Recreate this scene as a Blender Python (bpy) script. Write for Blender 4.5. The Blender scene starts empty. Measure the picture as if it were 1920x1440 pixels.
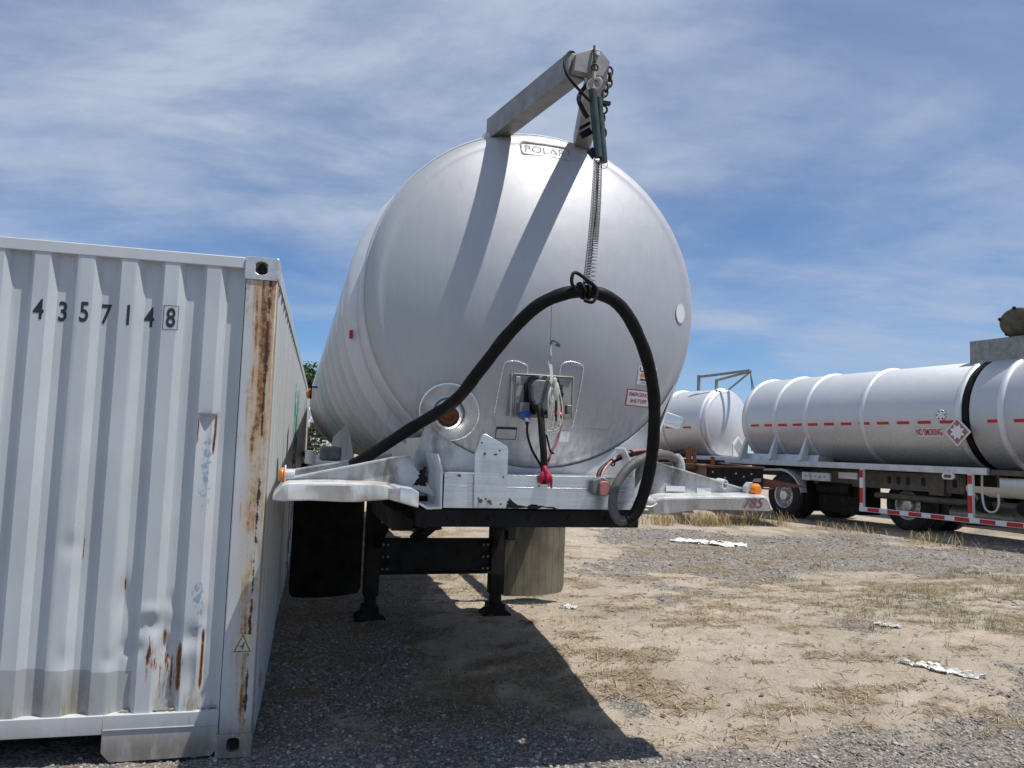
import bpy, bmesh, math, random
import numpy as np
from math import sin, cos, pi, radians, sqrt, atan2, exp
from mathutils import Vector, Matrix
S = bpy.context.scene
COL = S.collection
R = np.random.RandomState(7)

# ---------------------------------------------------------------- camera
cam_d = bpy.data.cameras.new('camera'); cam = bpy.data.objects.new('camera', cam_d); COL.objects.link(cam)
PITCH, ROLL, CAMH = radians(4.75), 0.033, 1.62
cam_d.sensor_width = 36; cam_d.lens = 36 * 1442 / 1920
cam_d.clip_start = 0.05; cam_d.clip_end = 3000
fw = Vector((0, cos(PITCH), sin(PITCH))); u0 = Vector((0, -sin(PITCH), cos(PITCH))); r0 = Vector((1, 0, 0))
rr = r0 * cos(ROLL) + u0 * sin(ROLL); uu = -r0 * sin(ROLL) + u0 * cos(ROLL)
M = Matrix((rr, uu, -fw)).transposed().to_4x4(); M.translation = Vector((0, 0, CAMH))
cam.matrix_world = M
S.camera = cam
S.view_settings.view_transform = 'Standard'; S.view_settings.look = 'None'
S.view_settings.exposure = 0.0; S.view_settings.gamma = 1.0

# ---------------------------------------------------------------- sky + sun
SUN = Vector((0.385, -0.125, 1.0)).normalized()
W = bpy.data.worlds.new('World'); S.world = W; W.use_nodes = True
nt = W.node_tree; nt.nodes.clear()
def WN(t, **k):
    n = nt.nodes.new(t)
    for a, b in k.items(): setattr(n, a, b)
    return n
sky = WN('ShaderNodeTexSky', sky_type='NISHITA', sun_disc=False)
sky.sun_elevation = math.asin(SUN.z); sky.sun_rotation = atan2(SUN.x, SUN.y)
sky.altitude = 1500; sky.air_density = 1.0; sky.dust_density = 0.05; sky.ozone_density = 3.0
tc = WN('ShaderNodeTexCoord'); sep = WN('ShaderNodeSeparateXYZ'); nt.links.new(tc.outputs['Generated'], sep.inputs[0])
def wm(op, a, b=None, clamp=False):
    n = WN('ShaderNodeMath', operation=op, use_clamp=clamp)
    for i, x in enumerate((a, b)):
        if x is None: continue
        if isinstance(x, (int, float)): n.inputs[i].default_value = x
        else: nt.links.new(x, n.inputs[i])
    return n.outputs[0]
zz = wm('ADD', wm('MAXIMUM', sep.outputs[2], 0.0), 0.16)
cx = wm('DIVIDE', sep.outputs[0], zz); cy = wm('DIVIDE', sep.outputs[1], zz)
comb = WN('ShaderNodeCombineXYZ'); nt.links.new(cx, comb.inputs[0]); nt.links.new(cy, comb.inputs[1])
def cloud(scale, rot, stretch, detail, rough, dist, off):
    mp = WN('ShaderNodeMapping'); mp.inputs['Rotation'].default_value = (0, 0, rot)
    mp.inputs['Scale'].default_value = (scale * stretch, scale, 1); mp.inputs['Location'].default_value = off
    nt.links.new(comb.outputs[0], mp.inputs[0])
    no = WN('ShaderNodeTexNoise'); no.inputs['Scale'].default_value = 1; no.inputs['Detail'].default_value = detail
    no.inputs['Roughness'].default_value = rough; no.inputs['Distortion'].default_value = dist
    nt.links.new(mp.outputs[0], no.inputs['Vector']); return no.outputs[0]
def ramp(x, a, b):
    n = WN('ShaderNodeMapRange', interpolation_type='SMOOTHSTEP'); nt.links.new(x, n.inputs[0])
    n.inputs[1].default_value = a; n.inputs[2].default_value = b; return n.outputs[0]
c1 = ramp(cloud(0.55, 0.5, 1.0, 8, 0.55, 0.4, (15.1, 2.2, 0)), 0.33, 0.58)
c2 = ramp(cloud(2.0, -0.55, 0.55, 10, 0.62, 0.25, (1.3, 5.2, 0)), 0.32, 0.72)
c3 = ramp(cloud(0.9, 0.25, 0.6, 5, 0.5, 0.2, (8.7, 2.6, 0)), 0.34, 0.60)
dens = wm('MULTIPLY', wm('ADD', wm('MULTIPLY', c1, 0.62), wm('MULTIPLY', c3, 0.36)), wm('ADD', wm('MULTIPLY', c2, 0.90), 0.42), True)
hz = ramp(sep.outputs[2], 0.0, 0.30)
veil = wm('MULTIPLY', ramp(sep.outputs[2], 0.10, 0.45), wm('ADD', wm('MULTIPLY', c2, 0.25), 0.28))
dens = wm('MAXIMUM', wm('MULTIPLY', dens, wm('ADD', wm('MULTIPLY', hz, 0.50), 0.50), True), veil)
tint = WN('ShaderNodeMix', data_type='RGBA', blend_type='MULTIPLY'); tint.inputs[0].default_value = 1
nt.links.new(sky.outputs[0], tint.inputs[6]); tint.inputs[7].default_value = (0.73, 1.0, 1.26, 1)
mx = WN('ShaderNodeMix', data_type='RGBA'); nt.links.new(dens, mx.inputs[0]); nt.links.new(tint.outputs[2], mx.inputs[6])
mx.inputs[7].default_value = (5.1, 6.0, 7.6, 1)
bg = WN('ShaderNodeBackground'); bg.inputs[1].default_value = 0.09
nt.links.new(mx.outputs[2], bg.inputs[0])
wo = WN('ShaderNodeOutputWorld'); nt.links.new(bg.outputs[0], wo.inputs[0])
sd = bpy.data.lights.new('sun', 'SUN'); sd.energy = 4.95; sd.angle = radians(0.53); sd.color = (1.0, 0.955, 0.89)
so = bpy.data.objects.new('sun', sd); COL.objects.link(so); so.location = (6, -2, 14)
so.rotation_euler = (-SUN).to_track_quat('-Z', 'Y').to_euler()

# ---------------------------------------------------------------- materials
class NB:
    """small node builder"""
    def __init__(s, name):
        s.m = bpy.data.materials.new(name); s.m.use_nodes = True; s.t = s.m.node_tree
        s.bsdf = s.t.nodes['Principled BSDF']; s.tc = s.t.nodes.new('ShaderNodeTexCoord')
        s.pos = s.tc.outputs['Object']; s._sep = None
    def n(s, t, **k):
        x = s.t.nodes.new(t)
        for a, b in k.items(): setattr(x, a, b)
        return x
    def put(s, sock, v):
        if isinstance(v, (int, float)): sock.default_value = v
        elif isinstance(v, tuple): sock.default_value = v if len(v) != 3 or sock.type == 'VECTOR' else (*v, 1)
        else: s.t.links.new(v, sock)
    def m_(s, op, a, b=None, c=None, clamp=False):
        x = s.n('ShaderNodeMath', operation=op, use_clamp=clamp); s.put(x.inputs[0], a)
        if b is not None: s.put(x.inputs[1], b)
        if c is not None: s.put(x.inputs[2], c)
        return x.outputs[0]
    def xyz(s):
        if s._sep is None:
            s._sep = s.n('ShaderNodeSeparateXYZ'); s.t.links.new(s.pos, s._sep.inputs[0])
        return s._sep.outputs
    def noise(s, scale, stretch=(1, 1, 1), detail=4, rough=0.55, dist=0, off=(0, 0, 0)):
        mp = s.n('ShaderNodeMapping'); s.put(mp.inputs[0], s.pos); mp.inputs['Scale'].default_value = stretch; mp.inputs['Location'].default_value = off
        x = s.n('ShaderNodeTexNoise'); s.put(x.inputs['Vector'], mp.outputs[0]); x.inputs['Scale'].default_value = scale
        x.inputs['Detail'].default_value = detail; x.inputs['Roughness'].default_value = rough; x.inputs['Distortion'].default_value = dist
        return x.outputs[0]
    def ramp(s, x, a, b, lo=0., hi=1., smooth=True):
        n = s.n('ShaderNodeMapRange', interpolation_type='SMOOTHSTEP' if smooth else 'LINEAR'); s.put(n.inputs[0], x)
        n.inputs[1].default_value = a; n.inputs[2].default_value = b; n.inputs[3].default_value = lo; n.inputs[4].default_value = hi
        return n.outputs[0]
    def gauss(s, x, c, w):   # ~1 at c falling to 0 at distance w
        return s.m_('MAXIMUM', s.m_('SUBTRACT', 1.0, s.m_('ABSOLUTE', s.m_('DIVIDE', s.m_('SUBTRACT', x, c), w))), 0.0)
    def mix(s, f, a, b, mode='MIX'):
        n = s.n('ShaderNodeMix', data_type='RGBA', blend_type=mode); s.put(n.inputs[0], f); s.put(n.inputs[6], a); s.put(n.inputs[7], b)
        return n.outputs[2]
    def bump(s, h, strength=0.3, dist=0.01, normal=None):
        n = s.n('ShaderNodeBump'); n.inputs['Strength'].default_value = strength; n.inputs['Distance'].default_value = dist
        s.put(n.inputs['Height'], h)
        if normal is not None: s.put(n.inputs['Normal'], normal)
        return n.outputs[0]
    def out(s, col=None, rough=None, metal=None, normal=None, **k):
        if col is not None: s.put(s.bsdf.inputs['Base Color'], col)
        if rough is not None: s.put(s.bsdf.inputs['Roughness'], rough)
        if metal is not None: s.put(s.bsdf.inputs['Metallic'], metal)
        if normal is not None: s.put(s.bsdf.inputs['Normal'], normal)
        for a, b in k.items(): s.put(s.bsdf.inputs[a.replace('_', ' ')], b)
        return s.m

def simple(name, col, rough=0.5, metal=0.0, var=0.15, scale=12, bump=0.1, dirt=None, dirt_col=(0.18, 0.13, 0.08), dscale=6, stretch=(1, 1, 1), spec=0.5):
    b = NB(name)
    n1 = b.noise(scale, stretch, 5, 0.6)
    lo = tuple(c * (1 - var) for c in col); hi = tuple(min(1, c * (1 + var)) for c in col)
    c = b.mix(b.ramp(n1, 0.3, 0.7), lo, hi)
    if dirt:
        d = b.noise(dscale, (1, 1, 0.45), 6, 0.65, 0.4)
        c = b.mix(b.ramp(d, 0.5, 0.72, 0, dirt), c, dirt_col)
    rg = b.ramp(b.noise(scale * 1.7, stretch, 4), 0.3, 0.7, max(0.05, rough - 0.08), min(1, rough + 0.1))
    nb = b.bump(b.noise(scale * 5, stretch, 4), bump, 0.003)
    return b.out(c, rg, metal, nb, Specular_IOR_Level=spec)

MAT = {}
# weathered mill-finish aluminium of tank shells and heads
def alu(name, base=(0.60, 0.61, 0.62), rough=0.42, metal=0.85, etch=0.5):
    b = NB(name)
    streak = b.noise(6, (6, 6, 0.5), 6, 0.6)
    cloudy = b.noise(2.2, (1, 1, 1), 5, 0.6, 0.5)
    etchn = b.noise(38, (1, 1, 0.45), 5, 0.7, 1.2)
    dark = tuple(c * 0.83 for c in base)
    c = b.mix(b.ramp(streak, 0.25, 0.8), tuple(x * 0.95 for x in base), base)
    c = b.mix(b.ramp(cloudy, 0.30, 0.75, 0, 0.35), c, tuple(min(1, x * 1.16) for x in base))
    c = b.mix(b.ramp(etchn, 0.5, 0.66, 0, 0.16 * etch), c, (0.8, 0.82, 0.84))
    z = b.xyz()[2]
    grime_shade = b.m_('MULTIPLY', b.ramp(z, 2.1, 1.45), b.ramp(b.noise(5, (7, 7, 0.6), 6, 0.65), 0.42, 0.66))  # grime streaks low on the tank, strengthened to darken its shaded lower part
    c = b.mix(b.m_('MULTIPLY', grime_shade, 0.40), c, (0.26, 0.22, 0.17))
    spots = b.ramp(b.noise(90, (1, 1, 1), 2), 0.70, 0.76, 0, 0.3)
    c = b.mix(spots, c, (0.2, 0.19, 0.18))
    rg = b.m_('ADD', b.ramp(etchn, 0.3, 0.8, rough - 0.02, rough + 0.07), b.m_('MULTIPLY', grime_shade, 0.2))
    nb = b.bump(b.noise(1.8, (1, 1, 1), 3), 0.25, 0.03)
    nb = b.bump(etchn, 0.02, 0.002, nb)
    return b.out(c, rg, metal, nb)
MAT['alu'] = alu('weathered_aluminium', (0.60, 0.61, 0.62), 0.50, 0.5, 0.35)
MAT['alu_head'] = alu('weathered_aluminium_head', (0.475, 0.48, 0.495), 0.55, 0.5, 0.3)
MAT['alu_white'] = alu('bright_aluminium', (0.68, 0.69, 0.71), 0.48, 0.4, 0.4)
MAT['bright'] = simple('bright_aluminium_plate', (0.68, 0.69, 0.70), 0.33, 0.85, 0.1, 8, 0.1, 0.35, (0.2, 0.18, 0.15), 5, (0.3, 1, 9))
MAT['weld'] = simple('polished_weld', (0.85, 0.86, 0.87), 0.25, 0.9, 0.1, 60, 0.6)
MAT['armalu'] = simple('dull_square_tube', (0.28, 0.27, 0.25), 0.5, 0.6, 0.16, 10, 0.15, 0.4, (0.2, 0.17, 0.12), 7)
MAT['grime_shade_white'] = simple('grimy_shaded_white_paint', (0.50, 0.51, 0.52), 0.45, 0.1, 0.12, 7, 0.1, 0.85, (0.10, 0.085, 0.06), 5)  # grimy white; on the bolster its grey also stands in for shade
MAT['white'] = simple('white_paint', (0.72, 0.73, 0.74), 0.4, 0.1, 0.07, 7, 0.06, 0.35, (0.24, 0.21, 0.17), 4)
MAT['whitecurb'] = simple('chipped_white_bumper', (0.74, 0.73, 0.70), 0.3, 0.35, 0.08, 8, 0.08, 0.65, (0.27, 0.23, 0.16), 4.2)
MAT['rustbrown'] = simple('red_brown_primer', (0.115, 0.045, 0.03), 0.7, 0.1, 0.4, 9, 0.3, 0.7, (0.05, 0.03, 0.022), 8)
MAT['fadedred'] = simple('faded_red_ink', (0.36, 0.14, 0.15), 0.5, 0, 0.4, 60, 0.02)
MAT['rust'] = simple('rust', (0.19, 0.075, 0.035), 0.85, 0.1, 0.5, 30, 0.6)
MAT['black'] = simple('black_steel', (0.010, 0.009, 0.0085), 0.65, 0.0, 0.4, 9, 0.2, 0.5, (0.04, 0.028, 0.018), 5, spec=0.25)
MAT['rubber'] = simple('tyre_rubber', (0.022, 0.022, 0.022), 0.8, 0, 0.3, 14, 0.4, 0.6, (0.07, 0.06, 0.045), 5)
MAT['hose'] = simple('black_hose', (0.004, 0.004, 0.0045), 0.55, 0, 0.3, 20, 0.2, 0.3, (0.018, 0.016, 0.014), 10, spec=0.22)
MAT['hosegrey'] = simple('grey_hose', (0.10, 0.098, 0.094), 0.6, 0, 0.2, 20, 0.2, 0.35, (0.13, 0.12, 0.1), 10)
MAT['spring'] = simple('spring_wire', (0.10, 0.105, 0.11), 0.35, 0.9, 0.2, 20, 0.1)
MAT['sleeve'] = simple('green_black_sleeve', (0.035, 0.055, 0.052), 0.5, 0.1, 0.4, 12, 0.2, 0.8, (0.10, 0.06, 0.045), 9)
MAT['chain'] = simple('rusty_chain', (0.05, 0.032, 0.025), 0.7, 0.4, 0.5, 50, 0.5)
MAT['amber'] = simple('amber_lens', (0.75, 0.23, 0.02), 0.15, 0, 0.1, 40, 0.3)
MAT['red'] = simple('red_cloth', (0.42, 0.012, 0.05), 0.7, 0, 0.2, 30, 0.3)
MAT['pink'] = simple('faded_red_plastic', (0.36, 0.15, 0.13), 0.5, 0, 0.15, 20, 0.1)
MAT['redhose'] = simple('faded_red_hose', (0.22, 0.075, 0.075), 0.5, 0, 0.2, 30, 0.1, 0.5, (0.06, 0.05, 0.045), 20)
MAT['blue'] = simple('blue_plastic', (0.02, 0.09, 0.33), 0.45, 0, 0.2, 30, 0.1, 0.4)
MAT['redmetal'] = simple('red_gladhand', (0.22, 0.05, 0.04), 0.5, 0.3, 0.3, 30, 0.2, 0.6)
MAT['grey'] = simple('grey_cast', (0.16, 0.17, 0.175), 0.5, 0.3, 0.2, 20, 0.2, 0.4)
MAT['beigeplate'] = simple('stained_plate', (0.36, 0.34, 0.30), 0.45, 0.6, 0.15, 9, 0.1, 0.7, (0.17, 0.13, 0.08), 9)
MAT['tapered'] = simple('red_reflector', (0.50, 0.012, 0.018), 0.35, 0, 0.08, 30, 0.05)
MAT['tapewhite'] = simple('white_reflector', (0.74, 0.75, 0.76), 0.35, 0, 0.06, 30, 0.05)
MAT['ink'] = simple('black_ink', (0.02, 0.022, 0.03), 0.55, 0, 0.2, 30, 0.02)
MAT['redink'] = simple('red_ink', (0.46, 0.03, 0.05), 0.5, 0, 0.15, 60, 0.02)
MAT['orangeink'] = simple('orange_ink', (0.75, 0.16, 0.03), 0.5, 0, 0.1, 60, 0.02)
MAT['stick'] = simple('white_sticker', (0.70, 0.71, 0.71), 0.4, 0, 0.05, 20, 0.03, 0.3, (0.4, 0.36, 0.3), 20)
MAT['greysticker'] = simple('grey_sticker', (0.42, 0.42, 0.42), 0.4, 0.2, 0.08, 20, 0.03)
MAT['yellowed'] = simple('yellowed_sticker', (0.55, 0.50, 0.36), 0.5, 0, 0.1, 20, 0.03)
MAT['worn'] = simple('worn_emblem', (0.36, 0.365, 0.38), 0.7, 0.0, 0.6, 90, 0.1)
MAT['flap_shaded'] = simple('shade_darkened_mud_flap', (0.016, 0.014, 0.011), 0.8, 0, 0.5, 6, 0.2, 0.4, (0.04, 0.034, 0.024), 3, spec=0.15)  # flap rubber darkened in colour to carry the deep shade at left
MAT['frame'] = simple('dusty_chassis', (0.105, 0.095, 0.075), 0.7, 0.1, 0.25, 8, 0.2, 0.6, (0.08, 0.06, 0.04), 5)
MAT['railw'] = simple('silver_rail', (0.60, 0.61, 0.62), 0.4, 0.4, 0.1, 5, 0.05, 0.3)
MAT['rim'] = simple('steel_rim', (0.62, 0.63, 0.64), 0.3, 0.8, 0.1, 12, 0.05, 0.4)
MAT['plastic'] = simple('white_torn_plastic', (0.66, 0.655, 0.63), 0.6, 0, 0.08, 25, 0.6, 0.6, (0.4, 0.33, 0.24), 12)
MAT['rope'] = simple('frayed_white_rope', (0.50, 0.48, 0.44), 0.8, 0, 0.2, 120, 0.6)
MAT['casting'] = simple('silver_casting', (0.55, 0.55, 0.55), 0.42, 0.5, 0.12, 14, 0.3, 0.45, (0.17, 0.1, 0.06), 12)
MAT['dark'] = simple('dark_hole', (0.02, 0.015, 0.012), 0.9, 0, 0.2, 30, 0.2)
MAT['twig'] = simple('dead_twig', (0.16, 0.09, 0.05), 0.8, 0, 0.4, 40, 0.3)

def flapmat():
    b = NB('perforated_mud_flap')
    x, y, z = b.xyz()
    px_ = b.m_('ABSOLUTE', b.m_('SUBTRACT', b.m_('FRACT', b.m_('MULTIPLY', x, 90)), 0.5))
    pz_ = b.m_('ABSOLUTE', b.m_('SUBTRACT', b.m_('FRACT', b.m_('MULTIPLY', z, 90)), 0.5))
    dots = b.ramp(b.m_('ADD', px_, pz_), 0.35, 0.5)
    rib = b.ramp(b.m_('ABSOLUTE', b.m_('SUBTRACT', b.m_('FRACT', b.m_('MULTIPLY', x, 14)), 0.5)), 0.42, 0.5)
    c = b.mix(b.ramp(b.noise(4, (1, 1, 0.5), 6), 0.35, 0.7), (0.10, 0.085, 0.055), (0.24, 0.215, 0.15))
    c = b.mix(b.m_('MULTIPLY', dots, 0.35), c, (0.04, 0.035, 0.025))
    c = b.mix(b.m_('MULTIPLY', rib, 0.6), c, (0.045, 0.04, 0.03))
    return b.out(c, 0.75, 0, b.bump(dots, 0.4, 0.003))
MAT['flap'] = flapmat()

def container_mat(kind):
    b = NB('container_paint_' + kind)
    x, y, z = b.xyz()
    c = b.mix(b.ramp(b.noise(3, (1, 1, 0.5), 5), 0.35, 0.7), (0.455, 0.48, 0.50), (0.53, 0.555, 0.575))
    n1 = b.noise(9, (1, 1, 0.3), 8, 0.68, 0.3); n2 = b.noise(26, (1, 1, 1), 6, 0.7)
    streak = b.noise(20, (2.2, 2.2, 0.10), 6, 0.65)
    RUST1, RUST2, RUST3 = (0.045, 0.022, 0.014), (0.30, 0.13, 0.045), (0.42, 0.26, 0.12)
    if kind == 'post':
        g = b.gauss(x, -0.052, 0.085)
        up = b.ramp(z, 0.9, 2.3, -0.02, 0.10)
        base = b.m_('ADD', b.m_('MULTIPLY', g, 0.25), up)
        f = b.m_('ADD', b.m_('ADD', b.m_('MULTIPLY', b.m_('SUBTRACT', streak, 0.12), 0.75), b.m_('ADD', b.m_('MULTIPLY', b.m_('SUBTRACT', n1, 0.2), 0.85), b.m_('MULTIPLY', b.m_('SUBTRACT', n2, 0.5), 0.35))), base)
        c = b.mix(b.m_('MULTIPLY', b.ramp(b.m_('ADD', g, b.m_('MULTIPLY', n1, 0.8)), 0.35, 0.95), b.ramp(z, 0.3, 2.2, 0.25, 0.75)), c, (0.50, 0.40, 0.27))
        c = b.mix(b.ramp(f, 0.66, 0.80, 0, 0.8), c, RUST3)
        c = b.mix(b.ramp(f, 0.78, 0.90), c, b.mix(b.ramp(n2, 0.35, 0.65), RUST2, (0.12, 0.05, 0.022)))
        f2 = b.m_('ADD', b.m_('MULTIPLY', b.gauss(x, -0.036, 0.032), 0.30), b.m_('ADD', b.m_('MULTIPLY', n1, 0.8), b.m_('MULTIPLY', n2, 0.3)))
        c = b.mix(b.ramp(f2, 0.80, 0.84), c, RUST1)
        bot = b.ramp(z, 0.26, 0.04)
        c = b.mix(b.m_('MULTIPLY', bot, b.ramp(n1, 0.25, 0.55, 0.2, 0.9)), c, (0.17, 0.135, 0.10))
        h = b.m_('ADD', f2, f)
    elif kind == 'wall':
        patch = b.m_('MULTIPLY', b.m_('LESS_THAN', x, -0.60), b.m_('LESS_THAN', b.m_('ADD', z, b.m_('MULTIPLY', x, 0.06)), 0.40))
        c = b.mix(b.m_('MULTIPLY', patch, 0.9), c, (0.33, 0.345, 0.35))
        low = b.ramp(z, 0.52, 0.24)
        c = b.mix(b.m_('MULTIPLY', low, b.ramp(n1, 0.46, 0.64, 0, 0.8)), c, (0.24, 0.19, 0.12))
        c = b.mix(b.ramp(n2, 0.70, 0.735), c, RUST2)
        dentz = b.m_('MULTIPLY', b.gauss(x, -0.44, 0.30), b.gauss(z, 0.50, 0.42))
        f = b.m_('ADD', b.m_('MULTIPLY', dentz, 0.20), b.m_('MULTIPLY', b.m_('ADD', n1, streak), 0.5))
        c = b.mix(b.ramp(f, 0.665, 0.70), c, RUST2)
        c = b.mix(b.ramp(f, 0.70, 0.73), c, RUST1)
        # rusted edges of the two crushed ribs
        for cxx, z0, z1, w in ((-0.273, 1.50, 1.76, 0.010), (-0.355, 1.55, 1.75, 0.006), (-0.372, 0.30, 0.60, 0.018), (-0.268, 0.30, 0.66, 0.012), (-0.655, 0.80, 0.92, 0.008), (-0.455, 0.52, 0.66, 0.012), (-0.86, 0.95, 1.12, 0.004)):
            band = b.m_('MULTIPLY', b.gauss(b.m_('ADD', x, b.m_('MULTIPLY', b.m_('SUBTRACT', n1, 0.5), 0.03)), cxx, w), b.m_('MULTIPLY', b.ramp(z, z0, z0 + 0.08), b.ramp(z, z1, z1 - 0.05)))
            c = b.mix(b.ramp(band, 0.2, 0.5), c, RUST2)
            c = b.mix(b.ramp(b.m_('MULTIPLY', band, n2), 0.30, 0.38), c, RUST1)
        # blue scraped paint on the last rib
        bz = b.m_('MAXIMUM', b.m_('MULTIPLY', b.ramp(z, 1.22, 1.30), b.ramp(z, 1.66, 1.58)), b.m_('MULTIPLY', b.ramp(z, 0.60, 0.66), b.ramp(z, 0.92, 0.84)))
        bm = b.m_('MULTIPLY', bz, b.gauss(x, -0.305, 0.05))
        c = b.mix(b.ramp(b.m_('MULTIPLY', bm, b.ramp(b.noise(45, (1, 1, 0.6), 5, 0.7), 0.35, 0.7)), 0.25, 0.45, 0, 0.75), c, (0.17, 0.27, 0.40))
        h = n1
    else:   # side
        c = b.mix(0.35, c, (0.60, 0.615, 0.62))
        f = b.m_('ADD', b.m_('MULTIPLY', streak, 0.6), b.m_('MULTIPLY', n1, 0.4))
        c = b.mix(b.ramp(f, 0.62, 0.72, 0, 0.5), c, RUST3)
        c = b.mix(b.ramp(b.m_('ADD', f, b.ramp(z, 0.7, 0.15, 0, 0.08)), 0.66, 0.72), c, RUST2)
        gn = b.noise(3.0, (1, 1, 1.2), 3, 0.5, 1.0); gn2 = b.noise(5.0, (1, 1, 0.8), 3, 0.5, 0.6, (9, 2, 1))
        reg = b.m_('MULTIPLY', b.ramp(y, 3.9, 4.05), b.ramp(y, 5.6, 5.2))
        teal = b.m_('MULTIPLY', reg, b.m_('MULTIPLY', b.ramp(gn, 0.52, 0.55), b.ramp(z, 2.35, 2.1)))
        navy = b.m_('MULTIPLY', reg, b.m_('MULTIPLY', b.ramp(gn2, 0.50, 0.53), b.ramp(z, 1.75, 1.65)))
        c = b.mix(teal, c, (0.02, 0.33, 0.28))
        c = b.mix(navy, c, (0.03, 0.035, 0.13))
        h = n1
    rg = b.ramp(n1, 0.3, 0.7, 0.42, 0.62)
    return b.out(c, rg, 0.0, b.bump(h, 0.12, 0.004))
for k in ('post', 'wall', 'side'): MAT['c_' + k] = container_mat(k)

# ---------------------------------------------------------------- mesh helpers
def catmull(pts, k=8):
    P = [Vector(p) for p in pts]; out = []
    for i in range(len(P) - 1):
        a = P[max(i - 1, 0)]; b = P[i]; c = P[i + 1]; d = P[min(i + 2, len(P) - 1)]
        for j in range(k):
            t = j / k
            out.append(0.5 * ((2 * b) + (-a + c) * t + (2 * a - 5 * b + 4 * c - d) * t * t + (-a + 3 * b - 3 * c + d) * t ** 3))
    out.append(P[-1]); return out
class MB:
    def __init__(s): s.V = []; s.F = []
    def add(s, v, f):
        o = len(s.V); s.V += [tuple(x) for x in v]; s.F += [tuple(i + o for i in q) for q in f]; return s
    def box(s, lo, hi):
        x0, y0, z0 = lo; x1, y1, z1 = hi
        return s.add([(x0, y0, z0), (x1, y0, z0), (x1, y1, z0), (x0, y1, z0), (x0, y0, z1), (x1, y0, z1), (x1, y1, z1), (x0, y1, z1)],
                     [(0, 3, 2, 1), (4, 5, 6, 7), (0, 1, 5, 4), (1, 2, 6, 5), (2, 3, 7, 6), (3, 0, 4, 7)])
    def beam(s, p0, p1, w, h, up=(0, 0, 1), ends=None):
        p0, p1 = Vector(p0), Vector(p1); d = (p1 - p0).normalized(); sd = d.cross(Vector(up)).normalized(); u = sd.cross(d)
        w1, h1 = ends or (w, h); v = []
        for p, a, b in ((p0, w, h), (p1, w1, h1)):
            for q, r_ in ((-1, -1), (1, -1), (1, 1), (-1, 1)): v.append(p + sd * q * a / 2 + u * r_ * b / 2)
        return s.add(v, [(0, 1, 2, 3), (7, 6, 5, 4), (0, 4, 5, 1), (1, 5, 6, 2), (2, 6, 7, 3), (3, 7, 4, 0)])
    def tube(s, pts, r, n=8, closed=False, cap=True):
        P = [Vector(p) for p in pts]; N = len(P); rs = r if isinstance(r, (list, tuple)) else [r] * N
        v = []; prev = None
        for i, p in enumerate(P):
            if closed: t = P[(i + 1) % N] - P[i - 1]
            else: t = P[min(i + 1, N - 1)] - P[max(i - 1, 0)]
            t = t.normalized() if t.length > 1e-9 else Vector((0, 0, 1))
            if prev is None:
                a = Vector((0, 0, 1)) if abs(t.z) < 0.9 else Vector((1, 0, 0)); x = (a - t * a.dot(t)).normalized()
            else:
                x = prev - t * prev.dot(t); x = x.normalized() if x.length > 1e-6 else t.orthogonal().normalized()
            prev = x; y = t.cross(x)
            for k in range(n):
                a = 2 * pi * k / n; v.append(p + (x * cos(a) + y * sin(a)) * rs[i])
        f = []
        for i in range(N if closed else N - 1):
            j = (i + 1) % N
            for k in range(n): f.append((i * n + k, i * n + (k + 1) % n, j * n + (k + 1) % n, j * n + k))
        if cap and not closed:
            f.append(tuple(range(n))[::-1]); f.append(tuple((N - 1) * n + k for k in range(n)))
        return s.add(v, f)
    def cyl(s, p0, p1, r, r1=None, n=20): return s.tube([p0, p1], [r, r if r1 is None else r1], n)
    def lathe(s, prof, o, axis, n=48, a0=0, a1=2 * pi):
        o = Vector(o); ax = Vector(axis).normalized(); x = ax.orthogonal().normalized(); y = ax.cross(x)
        full = abs(a1 - a0 - 2 * pi) < 1e-6; m = n if full else n + 1; v = []; f = []
        for r, h in prof:
            for k in range(m):
                a = a0 + (a1 - a0) * k / n; v.append(o + ax * h + (x * cos(a) + y * sin(a)) * r)
        for i in range(len(prof) - 1):
            for k in range(n):
                k2 = (k + 1) % m; f.append((i * m + k, i * m + k2, (i + 1) * m + k2, (i + 1) * m + k))
        return s.add(v, f)
    def prism(s, poly, fn, t0, t1):
        n = len(poly); v = [fn(a, b, t0) for a, b in poly] + [fn(a, b, t1) for a, b in poly]
        return s.add(v, [tuple(range(n)), tuple(range(n, 2 * n))[::-1]] + [(i, i + n, (i + 1) % n + n, (i + 1) % n) for i in range(n)])
    def torus(s, c, ax, R_, r, n=20, m=8):
        c = Vector(c); ax = Vector(ax).normalized(); x = ax.orthogonal().normalized(); y = ax.cross(x)
        return s.tube([c + (x * cos(2 * pi * k / n) + y * sin(2 * pi * k / n)) * R_ for k in range(n)], r, m, True)
    def ball(s, c, r, n=10, sc=(1, 1, 1)):
        v = []; f = []; m = n // 2 + 1
        for i in range(m + 1):
            t = pi * i / m
            for k in range(n): v.append((c[0] + r * sc[0] * sin(t) * cos(2 * pi * k / n), c[1] + r * sc[1] * sin(t) * sin(2 * pi * k / n), c[2] + r * sc[2] * cos(t)))
        for i in range(m):
            for k in range(n): f.append((i * n + k, (i + 1) * n + k, (i + 1) * n + (k + 1) % n, i * n + (k + 1) % n))
        return s.add(v, f)
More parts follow.
